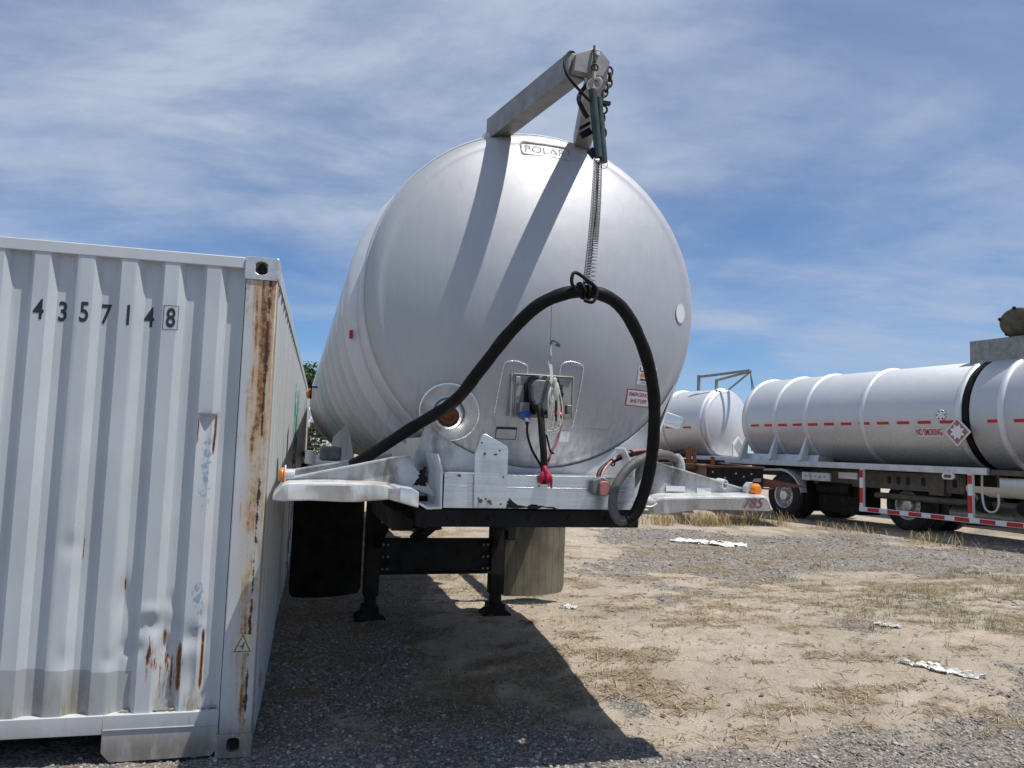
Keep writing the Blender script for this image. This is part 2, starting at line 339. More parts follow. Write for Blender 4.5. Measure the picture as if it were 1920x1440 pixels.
    def holed(s, outer, inner, fn, t0, t1, depth):
        """plate face t0 with a recess: outer/inner loops of equal length"""
        n = len(outer)
        v = [fn(a, b, t0) for a, b in outer] + [fn(a, b, t0) for a, b in inner] + [fn(a, b, t0 + depth) for a, b in inner] + [fn(a, b, t1) for a, b in outer]
        f = []
        for i in range(n):
            j = (i + 1) % n
            f += [(i, j, n + j, n + i), (n + i, n + j, 2 * n + j, 2 * n + i), (i, 3 * n + i, 3 * n + j, j)]
        f.append(tuple(3 * n + i for i in range(n))); f.append(tuple(2 * n + i for i in range(n)))
        return s.add(v, f)
    def build(s, name, mat, parent=None, bevel=0, ang=35, smooth=True, fix=True, **props):
        me = bpy.data.meshes.new(name); me.from_pydata(s.V, [], s.F)
        if fix:
            bm = bmesh.new(); bm.from_mesh(me); bmesh.ops.remove_doubles(bm, verts=bm.verts, dist=1e-5); bmesh.ops.recalc_face_normals(bm, faces=bm.faces); bm.to_mesh(me); bm.free()
        if smooth:
            me.polygons.foreach_set('use_smooth', [True] * len(me.polygons)); me.set_sharp_from_angle(angle=radians(ang))
        me.update()
        me.materials.append(MAT[mat] if isinstance(mat, str) else mat)
        o = bpy.data.objects.new(name, me); COL.objects.link(o)
        if parent: o.parent = parent
        if bevel:
            b = o.modifiers.new('bevel', 'BEVEL'); b.width = bevel; b.segments = 2; b.limit_method = 'ANGLE'; b.angle_limit = radians(40)
        for k, v_ in props.items(): o[k] = v_
        return o
def thing(name, label, cat, loc=(0, 0, 0), rz=0, group=None):
    o = bpy.data.objects.new(name, None); COL.objects.link(o); o.location = loc; o.rotation_euler = (0, 0, rz)
    o['label'] = label; o['category'] = cat; o.empty_display_size = 0.3
    if group: o['group'] = group
    return o
def tag(o, label, cat, group=None):
    o['label'] = label; o['category'] = cat
    if group: o['group'] = group
    return o
def textgeo(body, h, bold=0.0, shear=0.0, width=1.0, res=3):
    cu = bpy.data.curves.new('text', 'FONT'); cu.body = body; cu.size = 1; cu.offset = bold; cu.shear = shear; cu.resolution_u = res
    ob = bpy.data.objects.new('text', cu); COL.objects.link(ob)
    dg = bpy.context.evaluated_depsgraph_get(); me = bpy.data.meshes.new_from_object(ob.evaluated_get(dg))
    bpy.data.objects.remove(ob); bpy.data.curves.remove(cu)
    V = np.array([v.co[:2] for v in me.vertices]); F = [tuple(p.vertices) for p in me.polygons]; bpy.data.meshes.remove(me)
    lo = V.min(0); hi = V.max(0); V = (V - lo) * (h / (hi[1] - lo[1])); V[:, 0] *= width
    return V, F
def text(body, name, mat, parent, fn, h, **k):
    """fn(a,b)->xyz, a,b start at 0 at the lower left of the ink"""
    V, F = textgeo(body, h, **k); m = MB(); m.add([fn(a, b) for a, b in V], F)
    return m.build(name, mat, parent, smooth=False, fix=False)
FR = lambda x, z, t: (x, t, z)      # plates facing -y

def fbm(x, y, seed=0, octs=4, sc=1.0):
    """value noise"""
    out = np.zeros_like(x, dtype=float); a = 1.0; tot = 0
    for o in range(octs):
        rs = np.random.RandomState(seed * 31 + o); T = rs.rand(256, 256)
        X = x * sc * 2 ** o + 57.3; Y = y * sc * 2 ** o + 91.7
        xi = np.floor(X).astype(int); yi = np.floor(Y).astype(int); fx = X - xi; fy = Y - yi
        fx = fx * fx * (3 - 2 * fx); fy = fy * fy * (3 - 2 * fy); g = lambda i, j: T[i % 256, j % 256]
        out += a * ((g(xi, yi) * (1 - fx) + g(xi + 1, yi) * fx) * (1 - fy) + (g(xi, yi + 1) * (1 - fx) + g(xi + 1, yi + 1) * fx) * fy)
        tot += a; a *= 0.5
    return out / tot
def sstep(t): t = np.clip(t, 0, 1); return t * t * (3 - 2 * t)
def gh(x, y):
    x = np.asarray(x, float); y = np.asarray(y, float)
    near = np.exp(-np.maximum(np.hypot(x, y - 4) - 14, 0) / 10)
    return 0.17 * sstep((y - 4.3) / 2.5) + 0.09 * sstep((y - 8) / 5) + near * (0.05 * (fbm(x, y, 3, 3, 0.55) - 0.5) * sstep((np.hypot(x + 1, y - 4.2) - 0.8) / 2) + 0.012 * (fbm(x, y, 5, 3, 5) - 0.5))
def G(x, y): return float(gh(np.array([x]), np.array([y]))[0])

def gravel_mask(x, y):
    n = fbm(x, y, 11, 5, 0.9); f = fbm(x, y, 17, 4, 5.0) - 0.5
    a = sstep((5.4 - y + (n - 0.5) * 2.4) / 1.6)
    a = np.maximum(a, sstep((x - 2.3 + (n - 0.5) * 2.5) / 1.6) * sstep((6.0 - y + 0.25 * (x - 2)) / 1.4))
    b = 0.72 * sstep((x - 0.8 + (n - 0.5) * 3) / 1.6) * sstep((y - 8.3 - 0.12 * x + (n - 0.5) * 3) / 1.6) * sstep((15 - y + (n - 0.5) * 5) / 3)
    c = 0.7 * sstep((0.42 - np.hypot((x - 0.78), (y - 4.9) * 0.6) + (n - 0.5) * 0.9) / 0.35)
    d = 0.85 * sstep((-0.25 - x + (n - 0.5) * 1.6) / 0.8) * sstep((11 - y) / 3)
    e = 0.6 * sstep((0.55 - np.hypot(x - 3.0, y - 6.9) + (n - 0.5) * 0.8) / 0.4)
    g = 0.45 * sstep((n - 0.52) / 0.14)
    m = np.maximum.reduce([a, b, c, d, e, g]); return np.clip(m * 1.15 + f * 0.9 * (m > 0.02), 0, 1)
def litter_mask(x, y):
    xr = x * 0.94 + y * 0.34; yr = -x * 0.34 + y * 0.94
    n = fbm(xr * 0.8, yr * 1.6, 21, 5, 1.0); f = fbm(xr, yr * 2.2, 27, 5, 3.2) - 0.5
    a = (0.12 + 0.88 * sstep((0.6 * (n - 0.42) + 1.4 * f + 0.02) / 0.30)) * sstep((y - 4.0) / 1.0)
    return np.clip(a * (1 - 0.3 * sstep((y - 14) / 6)), 0, 1)
def green_mask(x, y):
    n = fbm(x, y, 41, 4, 1.3)
    return sstep((n - 0.43) / 0.12) * sstep((x - 2.3 - 0.10 * (y - 6)) / 1.3) * sstep((y - 5.2) / 0.8) * sstep((11.0 - y) / 1.5)

# ---------------------------------------------------------------- ground
def make_ground():
    def axis(lo, hi, step, far0, far1):
        a = list(np.arange(lo, hi, step)); s_ = step; x = a[-1]
        while x < far1: s_ *= 1.22; x += s_; a.append(x)
        s_ = step; x = lo; b = []
        while x > far0: s_ *= 1.22; x -= s_; b.append(x)
        return np.array(b[::-1] + a)
    xs = axis(-2.4, 6.2, 0.028, -900, 900); ys = axis(2.6, 11.5, 0.028, -300, 1500)
    X, Y = np.meshgrid(xs, ys); Z = gh(X, Y)
    nx, ny = len(xs), len(ys)
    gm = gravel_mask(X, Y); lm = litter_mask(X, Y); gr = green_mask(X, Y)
    nearm = (np.abs(X - 2) < 5) & (Y < 12)
    Z = Z + np.where(nearm, gm * 0.010 * (fbm(X, Y, 61, 2, 22) - 0.5) * 2 + lm * 0.012 * fbm(X, Y, 63, 2, 14), 0)
    V = np.stack([X, Y, Z], -1).reshape(-1, 3)
    i = np.arange(nx * ny).reshape(ny, nx)
    F = np.stack([i[:-1, :-1], i[:-1, 1:], i[1:, 1:], i[1:, :-1]], -1).reshape(-1, 4)
    me = bpy.data.meshes.new('ground'); me.vertices.add(len(V)); me.vertices.foreach_set('co', V.ravel())
    me.loops.add(F.size); me.loops.foreach_set('vertex_index', F.ravel()); me.polygons.add(len(F))
    me.polygons.foreach_set('loop_start', np.arange(0, F.size, 4)); me.polygons.foreach_set('loop_total', np.full(len(F), 4))
    me.update(); me.polygons.foreach_set('use_smooth', [True] * len(F))
    at = me.color_attributes.new('mask', 'FLOAT_COLOR', 'POINT')
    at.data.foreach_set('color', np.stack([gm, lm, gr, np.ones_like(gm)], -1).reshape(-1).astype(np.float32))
    b = NB('ground_dirt_gravel'); a = b.n('ShaderNodeAttribute', attribute_name='mask')
    sp = b.n('ShaderNodeSeparateColor'); b.put(sp.inputs[0], a.outputs['Color'])
    fine = b.noise(60, (1, 1, 1), 6, 0.7); med = b.noise(7, (1, 1, 1), 6, 0.65); big = b.noise(0.8, (1, 1, 1), 5, 0.6)
    sand = b.mix(b.ramp(med, 0.3, 0.7), (0.39, 0.33, 0.258), (0.55, 0.475, 0.38))
    sand = b.mix(b.ramp(big, 0.35, 0.65, 0, 0.45), sand, (0.26, 0.215, 0.165))
    sand = b.mix(b.ramp(b.m_('ADD', b.m_('MULTIPLY', fine, 0.6), b.m_('MULTIPLY', b.noise(3.5, (1, 1, 1), 5, 0.7), 0.4)), 0.50, 0.62, 0, 0.6), sand, (0.20, 0.155, 0.11))
    vo = b.n('ShaderNodeTexVoronoi'); b.put(vo.inputs['Vector'], b.pos); vo.inputs['Scale'].default_value = 55
    vc = b.n('ShaderNodeSeparateColor'); b.put(vc.inputs[0], vo.outputs['Color'])
    grv = b.mix(vc.outputs[0], (0.16, 0.148, 0.138), (0.42, 0.385, 0.35))
    grv = b.mix(b.ramp(vo.outputs['Distance'], 0.4, 0.8), grv, (0.15, 0.125, 0.10))
    grv = b.mix(b.ramp(med, 0.45, 0.75, 0, 0.35), grv, (0.30, 0.25, 0.19))
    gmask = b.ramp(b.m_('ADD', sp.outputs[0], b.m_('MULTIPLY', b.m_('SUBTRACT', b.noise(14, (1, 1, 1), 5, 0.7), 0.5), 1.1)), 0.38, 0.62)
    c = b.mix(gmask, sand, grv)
    lit = b.mix(b.ramp(b.noise(45, (0.25, 1, 1), 5, 0.7, 0.8), 0.35, 0.65), (0.11, 0.082, 0.05), (0.30, 0.235, 0.145))
    lmk = b.ramp(b.m_('ADD', sp.outputs[1], b.m_('MULTIPLY', b.m_('SUBTRACT', b.noise(22, (0.5, 1, 1), 6, 0.75, 0.5), 0.5), 1.9)), 0.45, 0.95, 0, 0.55)
    c = b.mix(lmk, c, lit)
    c = b.mix(b.m_('MULTIPLY', sp.outputs[2], b.ramp(b.noise(18, (1, 1, 1), 5, 0.7), 0.5, 0.68, 0, 0.5)), c, (0.11, 0.125, 0.06))
    hgt = b.m_('ADD', b.m_('MULTIPLY', b.m_('SUBTRACT', 1.0, vo.outputs['Distance']), b.m_('MULTIPLY', gmask, 0.8)), b.m_('MULTIPLY', fine, 1.2))
    nb = b.bump(b.noise(5, (1, 1, 1), 7, 0.7), 0.6, 0.06)
    nb = b.bump(hgt, 0.9, 0.014, nb)
    me.materials.append(b.out(c, 0.95, 0, nb, Specular_IOR_Level=0.2))
    o = bpy.data.objects.new('ground', me); COL.objects.link(o); o['kind'] = 'structure'
make_ground()

def mass(name, tpl_v, tpl_f, pos, scl, rot, tone, matname, colors, rough=0.9):
    """many small pieces in one mesh; tpl lists of variants"""
    Vs = []; Fs = []; Ts = []; off = 0
    for k in range(len(pos)):
        v = tpl_v[k % len(tpl_v)] * scl[k] @ rot[k].T + pos[k]; Vs.append(v); Fs.append(tpl_f + off); Ts.append(np.full(len(v), tone[k])); off += len(v)
    V = np.concatenate(Vs); F = np.concatenate(Fs); T = np.concatenate(Ts); m = F.shape[1]
    me = bpy.data.meshes.new(name); me.vertices.add(len(V)); me.vertices.foreach_set('co', V.ravel())
    me.loops.add(F.size); me.loops.foreach_set('vertex_index', F.ravel()); me.polygons.add(len(F))
    me.polygons.foreach_set('loop_start', np.arange(0, F.size, m)); me.polygons.foreach_set('loop_total', np.full(len(F), m)); me.update()
    at = me.attributes.new('tone', 'FLOAT', 'POINT'); at.data.foreach_set('value', T.astype(np.float32))
    b = NB(matname); a = b.n('ShaderNodeAttribute', attribute_name='tone'); cr = b.n('ShaderNodeValToRGB'); b.put(cr.inputs[0], a.outputs['Fac'])
    cr.color_ramp.interpolation = 'CONSTANT' if name == 'gravel' else 'LINEAR'
    while len(cr.color_ramp.elements) < len(colors): cr.color_ramp.elements.new(0.5)
    for i, c in enumerate(colors): cr.color_ramp.elements[i].position = i / len(colors); cr.color_ramp.elements[i].color = (*c, 1)
    me.materials.append(b.out(cr.outputs[0], rough, 0, Specular_IOR_Level=0.25))
    o = bpy.data.objects.new(name, me); COL.objects.link(o); o['kind'] = 'stuff'; return o
def rots(n, rs, tilt=3.14):
    out = []
    for k in range(n):
        a = rs.rand() * 2 * pi; t = (rs.rand() - 0.5) * tilt; q = Matrix.Rotation(a, 3, 'Z') @ Matrix.Rotation(t, 3, 'X'); out.append(np.array(q))
    return out
def in_container(x, y):
    a = radians(13.8); dx, dy = x + 1.28, y - 4.09; u = dx * cos(a) + dy * sin(a); v = -dx * sin(a) + dy * cos(a)
    return (u < 0.0) & (v > 0.10) & (v < 12.3)
def gravel():
    rs = np.random.RandomState(3)
    bm = bmesh.new(); bmesh.ops.create_icosphere(bm, subdivisions=1, radius=1); V = np.array([v.co for v in bm.verts]); F = np.array([[v.index for v in f.verts] for f in bm.faces]); bm.free()
    tpl = []
    for k in range(14):
        s_ = V * (0.75 + 0.5 * rs.rand(len(V), 1)); s_ = s_ * np.array([1, 0.6 + 0.4 * rs.rand(), 0.4 + 0.35 * rs.rand()]); tpl.append(s_)
    P = []; Sc = []
    def scatter(n, x0, x1, y0, y1, s0, s1, thr=0.25):
        x = x0 + (x1 - x0) * rs.rand(n); y = y0 + (y1 - y0) * rs.rand(n)
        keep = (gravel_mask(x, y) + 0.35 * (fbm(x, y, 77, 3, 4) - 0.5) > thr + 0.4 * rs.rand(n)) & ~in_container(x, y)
        x = x[keep]; y = y[keep]; s_ = s0 + (s1 - s0) * rs.rand(len(x)) ** 3
        P.append(np.stack([x, y, gh(x, y) + s_ * 0.12], -1)); Sc.append(s_)
    scatter(60000, -2.2, 4.2, 2.7, 6.4, 0.004, 0.015)
    scatter(420, -2.0, 3.2, 2.9, 5.2, 0.014, 0.028)
    scatter(9000, 0.5, 9, 8, 14, 0.010, 0.028)
    n = 16000; x = -2 + 8 * rs.rand(n); y = 3.6 + 7 * rs.rand(n) ** 1.3; q = fbm(x, y, 91, 4, 2.2) > 0.52 + 0.12 * rs.rand(n); x = x[q]; y = y[q]; k = ~in_container(x, y); x = x[k]; y = y[k]; s_ = 0.003 + 0.012 * rs.rand(len(x)) ** 5
    P.append(np.stack([x, y, gh(x, y) + s_ * 0.1], -1)); Sc.append(s_)
    P = np.concatenate(P); Sc = np.concatenate(Sc); n = len(P)
    mass('gravel', tpl, F, P, Sc, rots(n, rs, 0.9), rs.rand(n), 'gravel_stones', [(0.11, 0.108, 0.108), (0.19, 0.18, 0.17), (0.28, 0.265, 0.245), (0.36, 0.32, 0.27), (0.24, 0.215, 0.20), (0.44, 0.41, 0.37), (0.155, 0.155, 0.16)])
gravel()
def blades():
    rs = np.random.RandomState(9)
    # a flat lying straw and an upright bent blade as thin strips
    def strip(bend, lift, w):
        n = 4; v = []
        for i in range(n):
            t = i / (n - 1); ww = w * (1 - 0.75 * t); v += [(-ww, t * (1 - lift) + bend * t * t * 0.5, lift * t), (ww, t * (1 - lift) + bend * t * t * 0.5, lift * t)]
        return np.array(v)
    F = np.array([[0, 1, 3, 2], [2, 3, 5, 4], [4, 5, 7, 6]])
    flat = [strip(rs.rand() - 0.5, 0.05 + 0.15 * rs.rand(), 0.028) + np.array([0, -0.5, 0]) for k in range(12)]
    flat = [v * np.array([1, 1, 1]) + np.stack([0.25 * (rs.rand() - 0.5) * (v[:, 1] ** 2), 0 * v[:, 0], 0 * v[:, 0]], -1) for v in flat]
    P = []; Sc = []
    n = 170000; x = -2.2 + 8.5 * rs.rand(n); y = 3.2 + 8.5 * rs.rand(n) ** 1.2
    k = (litter_mask(x, y) * (1 - 0.6 * gravel_mask(x, y)) > 0.06 + 0.85 * rs.rand(n)) & ~in_container(x, y); x = x[k]; y = y[k]; s_ = 0.03 + 0.11 * rs.rand(len(x)) ** 2
    P = np.stack([x, y, gh(x, y) + 0.006 + 0.012 * rs.rand(len(x))], -1)
    mass('straw', flat, F, P, s_, rots(len(x), rs, 0.5), rs.rand(len(x)), 'dead_straw', [(0.09, 0.06, 0.035), (0.20, 0.14, 0.078), (0.32, 0.24, 0.14), (0.44, 0.36, 0.23)])
    up = [strip(0.2 + 0.9 * rs.rand(), 0.55 + 0.4 * rs.rand(), 0.022) for k in range(16)]
    def tufts(name, cs, cols, mat):
        P = []; Sc = []; Rr = []
        for (cx_, cy_, rad, m, h0) in cs:
            a = rs.rand(m) * 2 * pi; r_ = rad * np.sqrt(rs.rand(m)); xx = cx_ + r_ * np.cos(a); yy = cy_ + r_ * np.sin(a)
            P.append(np.stack([xx, yy, gh(xx, yy) - 0.004], -1)); Sc.append(h0 * (0.4 + 0.8 * rs.rand(m))); Rr += rots(m, rs, 0.5)
        P = np.concatenate(P); Sc = np.concatenate(Sc)
        return mass(name, up, F, P, Sc, Rr, rs.rand(len(P)), mat, cols)
    cs = []
    # standing dry grass fringe under the parked trailers
    for k in range(120):
        t = rs.rand(); cs.append((2.9 + 2.4 * t + 0.25 * rs.randn(), 15.6 + 0.3 * t + 0.5 * rs.randn(), 0.22, 34, 0.10 + 0.20 * rs.rand() ** 1.5))
    for k in range(34):
        t = rs.rand(); cs.append((5.9 + 1.6 * t, 16.2 - 3.6 * t + 0.5 * rs.randn(), 0.25, 16, 0.10 + 0.16 * rs.rand()))
    for k in range(520):
        x_ = -1 + 8 * rs.rand(); y_ = 4.3 + 9 * rs.rand()
        if litter_mask(np.array([x_]), np.array([y_]))[0] > 0.35 and not in_container(x_, y_): cs.append((x_, y_, 0.05, 9, 0.05 + 0.07 * rs.rand()))
    for (x_, y_, r_) in ((1.95, 7.25, 0.28), (0.55, 6.6, 0.2), (1.0, 5.7, 0.16), (2.3, 7.0, 0.2), (0.15, 4.9, 0.2), (-0.2, 5.2, 0.2), (3.2, 5.0, 0.2), (2.6, 11.6, 0.3), (4.2, 10.6, 0.4)):
        cs.append((x_, y_, r_, 240, 0.06))
    tufts('dry_grass', cs, [(0.16, 0.11, 0.05), (0.30, 0.22, 0.10), (0.42, 0.32, 0.16), (0.50, 0.40, 0.22)], 'dry_grass_blades')
    cs = []
    while len(cs) < 900:
        x_ = 2 + 5.5 * rs.rand(); y_ = 5 + 7 * rs.rand()
        if green_mask(np.array([x_]), np.array([y_]))[0] > 0.2 + 0.6 * rs.rand(): cs.append((x_, y_, 0.04 + 0.04 * rs.rand(), 14, 0.035 + 0.06 * rs.rand()))
    for (x_, y_) in ((2.75, 8.6), (1.5, 9.0), (2.35, 9.4), (3.4, 9.8), (2.55, 5.1), (1.6, 4.85), (2.9, 4.7)): cs.append((x_, y_, 0.05, 16, 0.07))
    tufts('green_weeds', cs, [(0.045, 0.08, 0.028), (0.085, 0.13, 0.045), (0.13, 0.18, 0.07), (0.24, 0.22, 0.11)], 'green_weed_blades')
    # twigs and brown leaves
    m = MB()
    for k in range(420):
        x_ = -0.6 + 6 * rs.rand(); y_ = 4.1 + 5.0 * rs.rand()
        if in_container(x_, y_): continue
        a = rs.rand() * pi; l = 0.03 + 0.13 * rs.rand() ** 2; z_ = G(x_, y_) + 0.008
        m.tube([(x_, y_, z_), (x_ + cos(a) * l * .5, y_ + sin(a) * l * .5, z_ + 0.012 * rs.rand()), (x_ + cos(a + .5) * l, y_ + sin(a + .5) * l, z_)], [0.0025, 0.002, 0.001], 4)
    for k in range(150):
        x_ = -0.4 + 5.5 * rs.rand(); y_ = 4.2 + 5.5 * rs.rand(); s_ = 0.012 + 0.02 * rs.rand(); z_ = G(x_, y_) + 0.006; a = rs.rand() * 6
        if in_container(x_, y_): continue
        m.add([(x_ + cos(a) * s_, y_ + sin(a) * s_, z_ + .004), (x_ + cos(a + 1.7) * s_ * .5, y_ + sin(a + 1.7) * s_ * .5, z_ + s_ * .5), (x_ - cos(a) * s_, y_ - sin(a) * s_, z_ + .01), (x_ + cos(a - 1.7) * s_ * .5, y_ + sin(a - 1.7) * s_ * .5, z_)], [(0, 1, 2), (0, 2, 3)])
    o = m.build('twig_litter', 'twig', None, fix=False); o['kind'] = 'stuff'
blades()

# torn plastic sheets lying on the dirt
def rag(cx_, cy_, L, Wd, rot, label, seed):
    rs = np.random.RandomState(seed); n, k = 60, 22; m = MB(); V = []
    X, Y = np.meshgrid(np.linspace(-1, 1, n), np.linspace(-1, 1, k))
    wob = fbm(X, Y, seed, 3, 2.0) - 0.5
    px_ = X * L / 2; py_ = (Y * (1 - 0.65 * np.abs(X) ** 1.6) + 0.5 * (fbm(X, Y * 0, seed + 5, 3, 3) - 0.5)) * Wd / 2
    gx = cx_ + px_ * cos(rot) - py_ * sin(rot); gy = cy_ + px_ * sin(rot) + py_ * cos(rot)
    gz = gh(gx, gy) + 0.008 + (0.05 + 0.09 * Wd) * np.clip(fbm(X, Y, seed + 2, 5, 5.5) - 0.34, 0, 1)
    keep = fbm(X, Y, seed + 9, 3, 3.2) > 0.36
    F = []
    for j in range(k - 1):
        for i in range(n - 1):
            if keep[j, i] and keep[j + 1, i + 1] and keep[j, i + 1]: F.append((j * n + i, j * n + i + 1, (j + 1) * n + i + 1, (j + 1) * n + i))
    m.add(list(zip(gx.ravel(), gy.ravel(), gz.ravel())), F)
    o = m.build('plastic_sheet', 'plastic', None, ang=60, fix=False); tag(o, label, 'litter', 'torn white plastic on the dirt'); return o
rag(3.1, 12.0, 1.15, 0.55, -0.25, 'large crumpled white plastic sheet on the grey gravel beyond the bumper numbered 785', 5)
rag(3.33, 6.85, 0.26, 0.13, -0.5, 'short strip of white plastic half buried among the green weeds', 13)
rag(3.17, 5.72, 0.58, 0.15, -0.50, 'long torn white plastic strip on sandy dirt at right, nearest to the camera', 22)
rag(0.58, 7.15, 0.16, 0.12, 0.1, 'smallest scrap of white plastic just right of the black landing leg', 31)

# ================================================================ shipping container
CT = thing('shipping_container', 'pale grey steel shipping container with rusty corner post, left of the tanker', 'container', (-1.28, 4.09, 0), radians(13.8))
Wc, Lc, Hc = 2.438, 12.19, 2.591
PIT = 0.204
def corr(u):   # depth of the end wall behind the face of the post
    t = (u + 1.181) % PIT; a, s1, rcs, s2 = 0.076, 0.033, 0.065, 0.030
    lo, hi = 0.008, 0.046
    if t < a: return lo
    if t < a + s1: return lo + (hi - lo) * (t - a) / s1
    if t < a + s1 + rcs: return hi
    return hi - (hi - lo) * (t - a - s1 - rcs) / s2
def end_depth(u, z):
    d = corr(u)
    for (cu, cz, su, sz, am) in ((-0.66, 0.80, 0.035, 0.09, 0.016), (-0.50, 0.66, 0.030, 0.05, 0.020), (-0.60, 0.55, 0.05, 0.035, 0.016), (-0.44, 0.55, 0.025, 0.06, 0.018), (-0.52, 0.74, 0.05, 0.03, -0.010),
                                 (-0.31, 0.40, 0.04, 0.12, 0.022), (-0.31, 0.60, 0.05, 0.05, 0.016), (-0.91, 1.06, 0.04, 0.05, 0.009), (-0.90, 0.50, 0.035, 0.07, 0.010), (-0.57, 0.66, 0.025, 0.03, 0.012), (-0.40, 0.66, 0.03, 0.025, 0.012),
                                 (-0.70, 0.50, 0.03, 0.04, 0.008), (-0.42, 0.78, 0.03, 0.04, 0.010), (-0.36, 0.52, 0.02, 0.05, -0.010), (-0.27, 0.70, 0.02, 0.05, 0.008)):
        d += am * exp(-((u - cu) / su) ** 2 - ((z - cz) / sz) ** 2)
    w = max(0, 1 - ((u + 0.31) / 0.05) ** 2)
    if w > 0 and z < 1.75: d += 0.034 * w * (min(1, (1.75 - z) / 0.02)) * exp(-(1.75 - z) / 0.28)
    return d
m = MB(); us = []
u = -Wc + 0.17
while u < -0.165: us.append(u); u += 0.0115
us.append(-0.165); zs = list(np.linspace(0.235, 2.532, 130)); nu = len(us)
m.add([(u, end_depth(u, z), z) for z in zs for u in us], [(j * nu + i, j * nu + i + 1, (j + 1) * nu + i + 1, (j + 1) * nu + i) for j in range(len(zs) - 1) for i in range(nu - 1)])
endw = m.build('end_wall', 'c_wall', CT, ang=28, fix=False)
MB().box((-Wc + 0.17, 0.004, 2.530), (-0.172, 0.10, 2.590)).build('top_rail', 'c_side', CT, bevel=0.004)
m = MB().box((-1.74, -0.002, 0.146), (-0.703, 0.11, 0.238)); m.prism([(-0.703, 0.238), (-0.703, 0.06), (-0.66, 0.012), (-0.19, 0.016), (-0.163, 0.05), (-0.163, 0.238)], FR, -0.004, 0.112)
m.prism([(-1.743, 0.238), (-1.743, 0.06), (-1.79, 0.012), (-2.27, 0.016), (-2.275, 0.05), (-2.275, 0.238)], FR, -0.004, 0.112)
m.box((-0.70, -0.010, 0.165), (-0.17, -0.004, 0.172))
m.build('bottom_rail', 'c_post', CT, bevel=0.004)
def rrect(x0, x1, z0, z1, r, n=8):
    out = []
    for (cx_, cz_, a0) in ((x1 - r, z1 - r, 0), (x0 + r, z1 - r, pi / 2), (x0 + r, z0 + r, pi), (x1 - r, z0 + r, 3 * pi / 2)):
        for k in range(n): out.append((cx_ + r * cos(a0 + pi / 2 * k / (n - 1)), cz_ + r * sin(a0 + pi / 2 * k / (n - 1))))
    return out
for cxx, s_ in ((0, 1), (-Wc, -1)):
    x0, x1 = (cxx - 0.165, cxx) if s_ > 0 else (cxx, cxx + 0.165)
    m = MB(); m.box((x0 + 0.004, 0.001, 0.116), (x1 - 0.002, 0.014, 2.474)); m.box((x1 - 0.016 if s_ > 0 else x0 + .002, 0.014, 0.116), (x1 - 0.002 if s_ > 0 else x0 + .016, 0.165, 2.474))
    m.box((x0 + 0.004, 0.014, 0.24) if s_ > 0 else (x1 - 0.02, 0.014, 0.24), (x0 + 0.02, 0.075, 2.474) if s_ > 0 else (x1 - .004, 0.075, 2.474))
    m.build('corner_post', 'c_post', CT, bevel=0.005, ang=30)
    for z0, z1, hz0 in ((0.0, 0.118, 0.028), (2.473, 2.596, 2.50)):
        outer = rrect(x0 - 0.006, x1 + 0.004, z0, z1, 0.012); cxm = (x0 + x1) / 2 - 0.004 * s_
        inner = [(cxm + 0.031 * max(-1, min(1, cos(a) * 1.25)), hz0 + 0.036 + 0.036 * sin(a)) for a in [pi / 4 * 0 + (k // 8) * pi / 2 + (k % 8) / 7 * pi / 2 for k in range(32)]]
        c_ = MB().holed(outer, inner, FR, -0.006, 0.16, 0.05).build('corner_casting', 'casting' if z0 > 1 else 'c_post', CT, bevel=0.003)
        MB().prism([(cxm + 0.026 * cos(a * pi / 8), hz0 + 0.036 + 0.03 * sin(a * pi / 8)) for a in range(16)], FR, 0.028, 0.04).build('aperture', 'dark', c_)
# side wall, v along the container
def sidecorr(v):
    t = (v - 0.17) % 0.278
    if t < 0.072: return 0.0
    if t < 0.140: return -0.036 * (t - 0.072) / 0.068
    if t < 0.210: return -0.036
    return -0.036 + 0.036 * (t - 0.210) / 0.068
m = MB(); vs = [0.166]
while vs[-1] < Lc - 0.17:
    k = (vs[-1] - 0.17) % 0.278; vs.append(vs[-1] + 0.0139)
m.add([(-0.006 + sidecorr(v), v, z) for z in (0.13, 0.9, 1.7, 2.50) for v in vs], [(j * len(vs) + i, j * len(vs) + i + 1, (j + 1) * len(vs) + i + 1, (j + 1) * len(vs) + i) for j in range(3) for i in range(len(vs) - 1)])
m.build('side_wall', 'c_side', CT, ang=25, fix=False)
m = MB().box((-0.06, 0.165, 2.50), (0.0, Lc - 0.165, 2.588)); m.build('top_side_rail', 'c_side', CT, bevel=0.003)
MB().box((-0.06, 0.165, 0.02), (-0.002, Lc - 0.165, 0.135)).build('bottom_side_rail', 'c_side', CT, bevel=0.003)
m = MB().box((-Wc + 0.01, 0.10, 2.560), (-0.06, Lc - 0.05, 2.582)); m.build('roof', 'c_side', CT)
m = MB().box((-Wc + 0.003, 0.165, 0.13), (-Wc + 0.04, Lc - 0.1, 2.57)).box((-Wc + 0.1, Lc - 0.06, 0.1), (-0.1, Lc - 0.01, 2.56)).box((-Wc + .06, 0.8, 0.135), (-0.06, Lc - 0.1, 0.16)); m.build('far_walls', 'c_side', CT)
for x_ in (-0.17, -Wc):
    MB().box((x_, Lc - 0.165, 0), (x_ + 0.17, Lc, 2.596)).build('rear_post', 'c_post', CT, bevel=0.004)
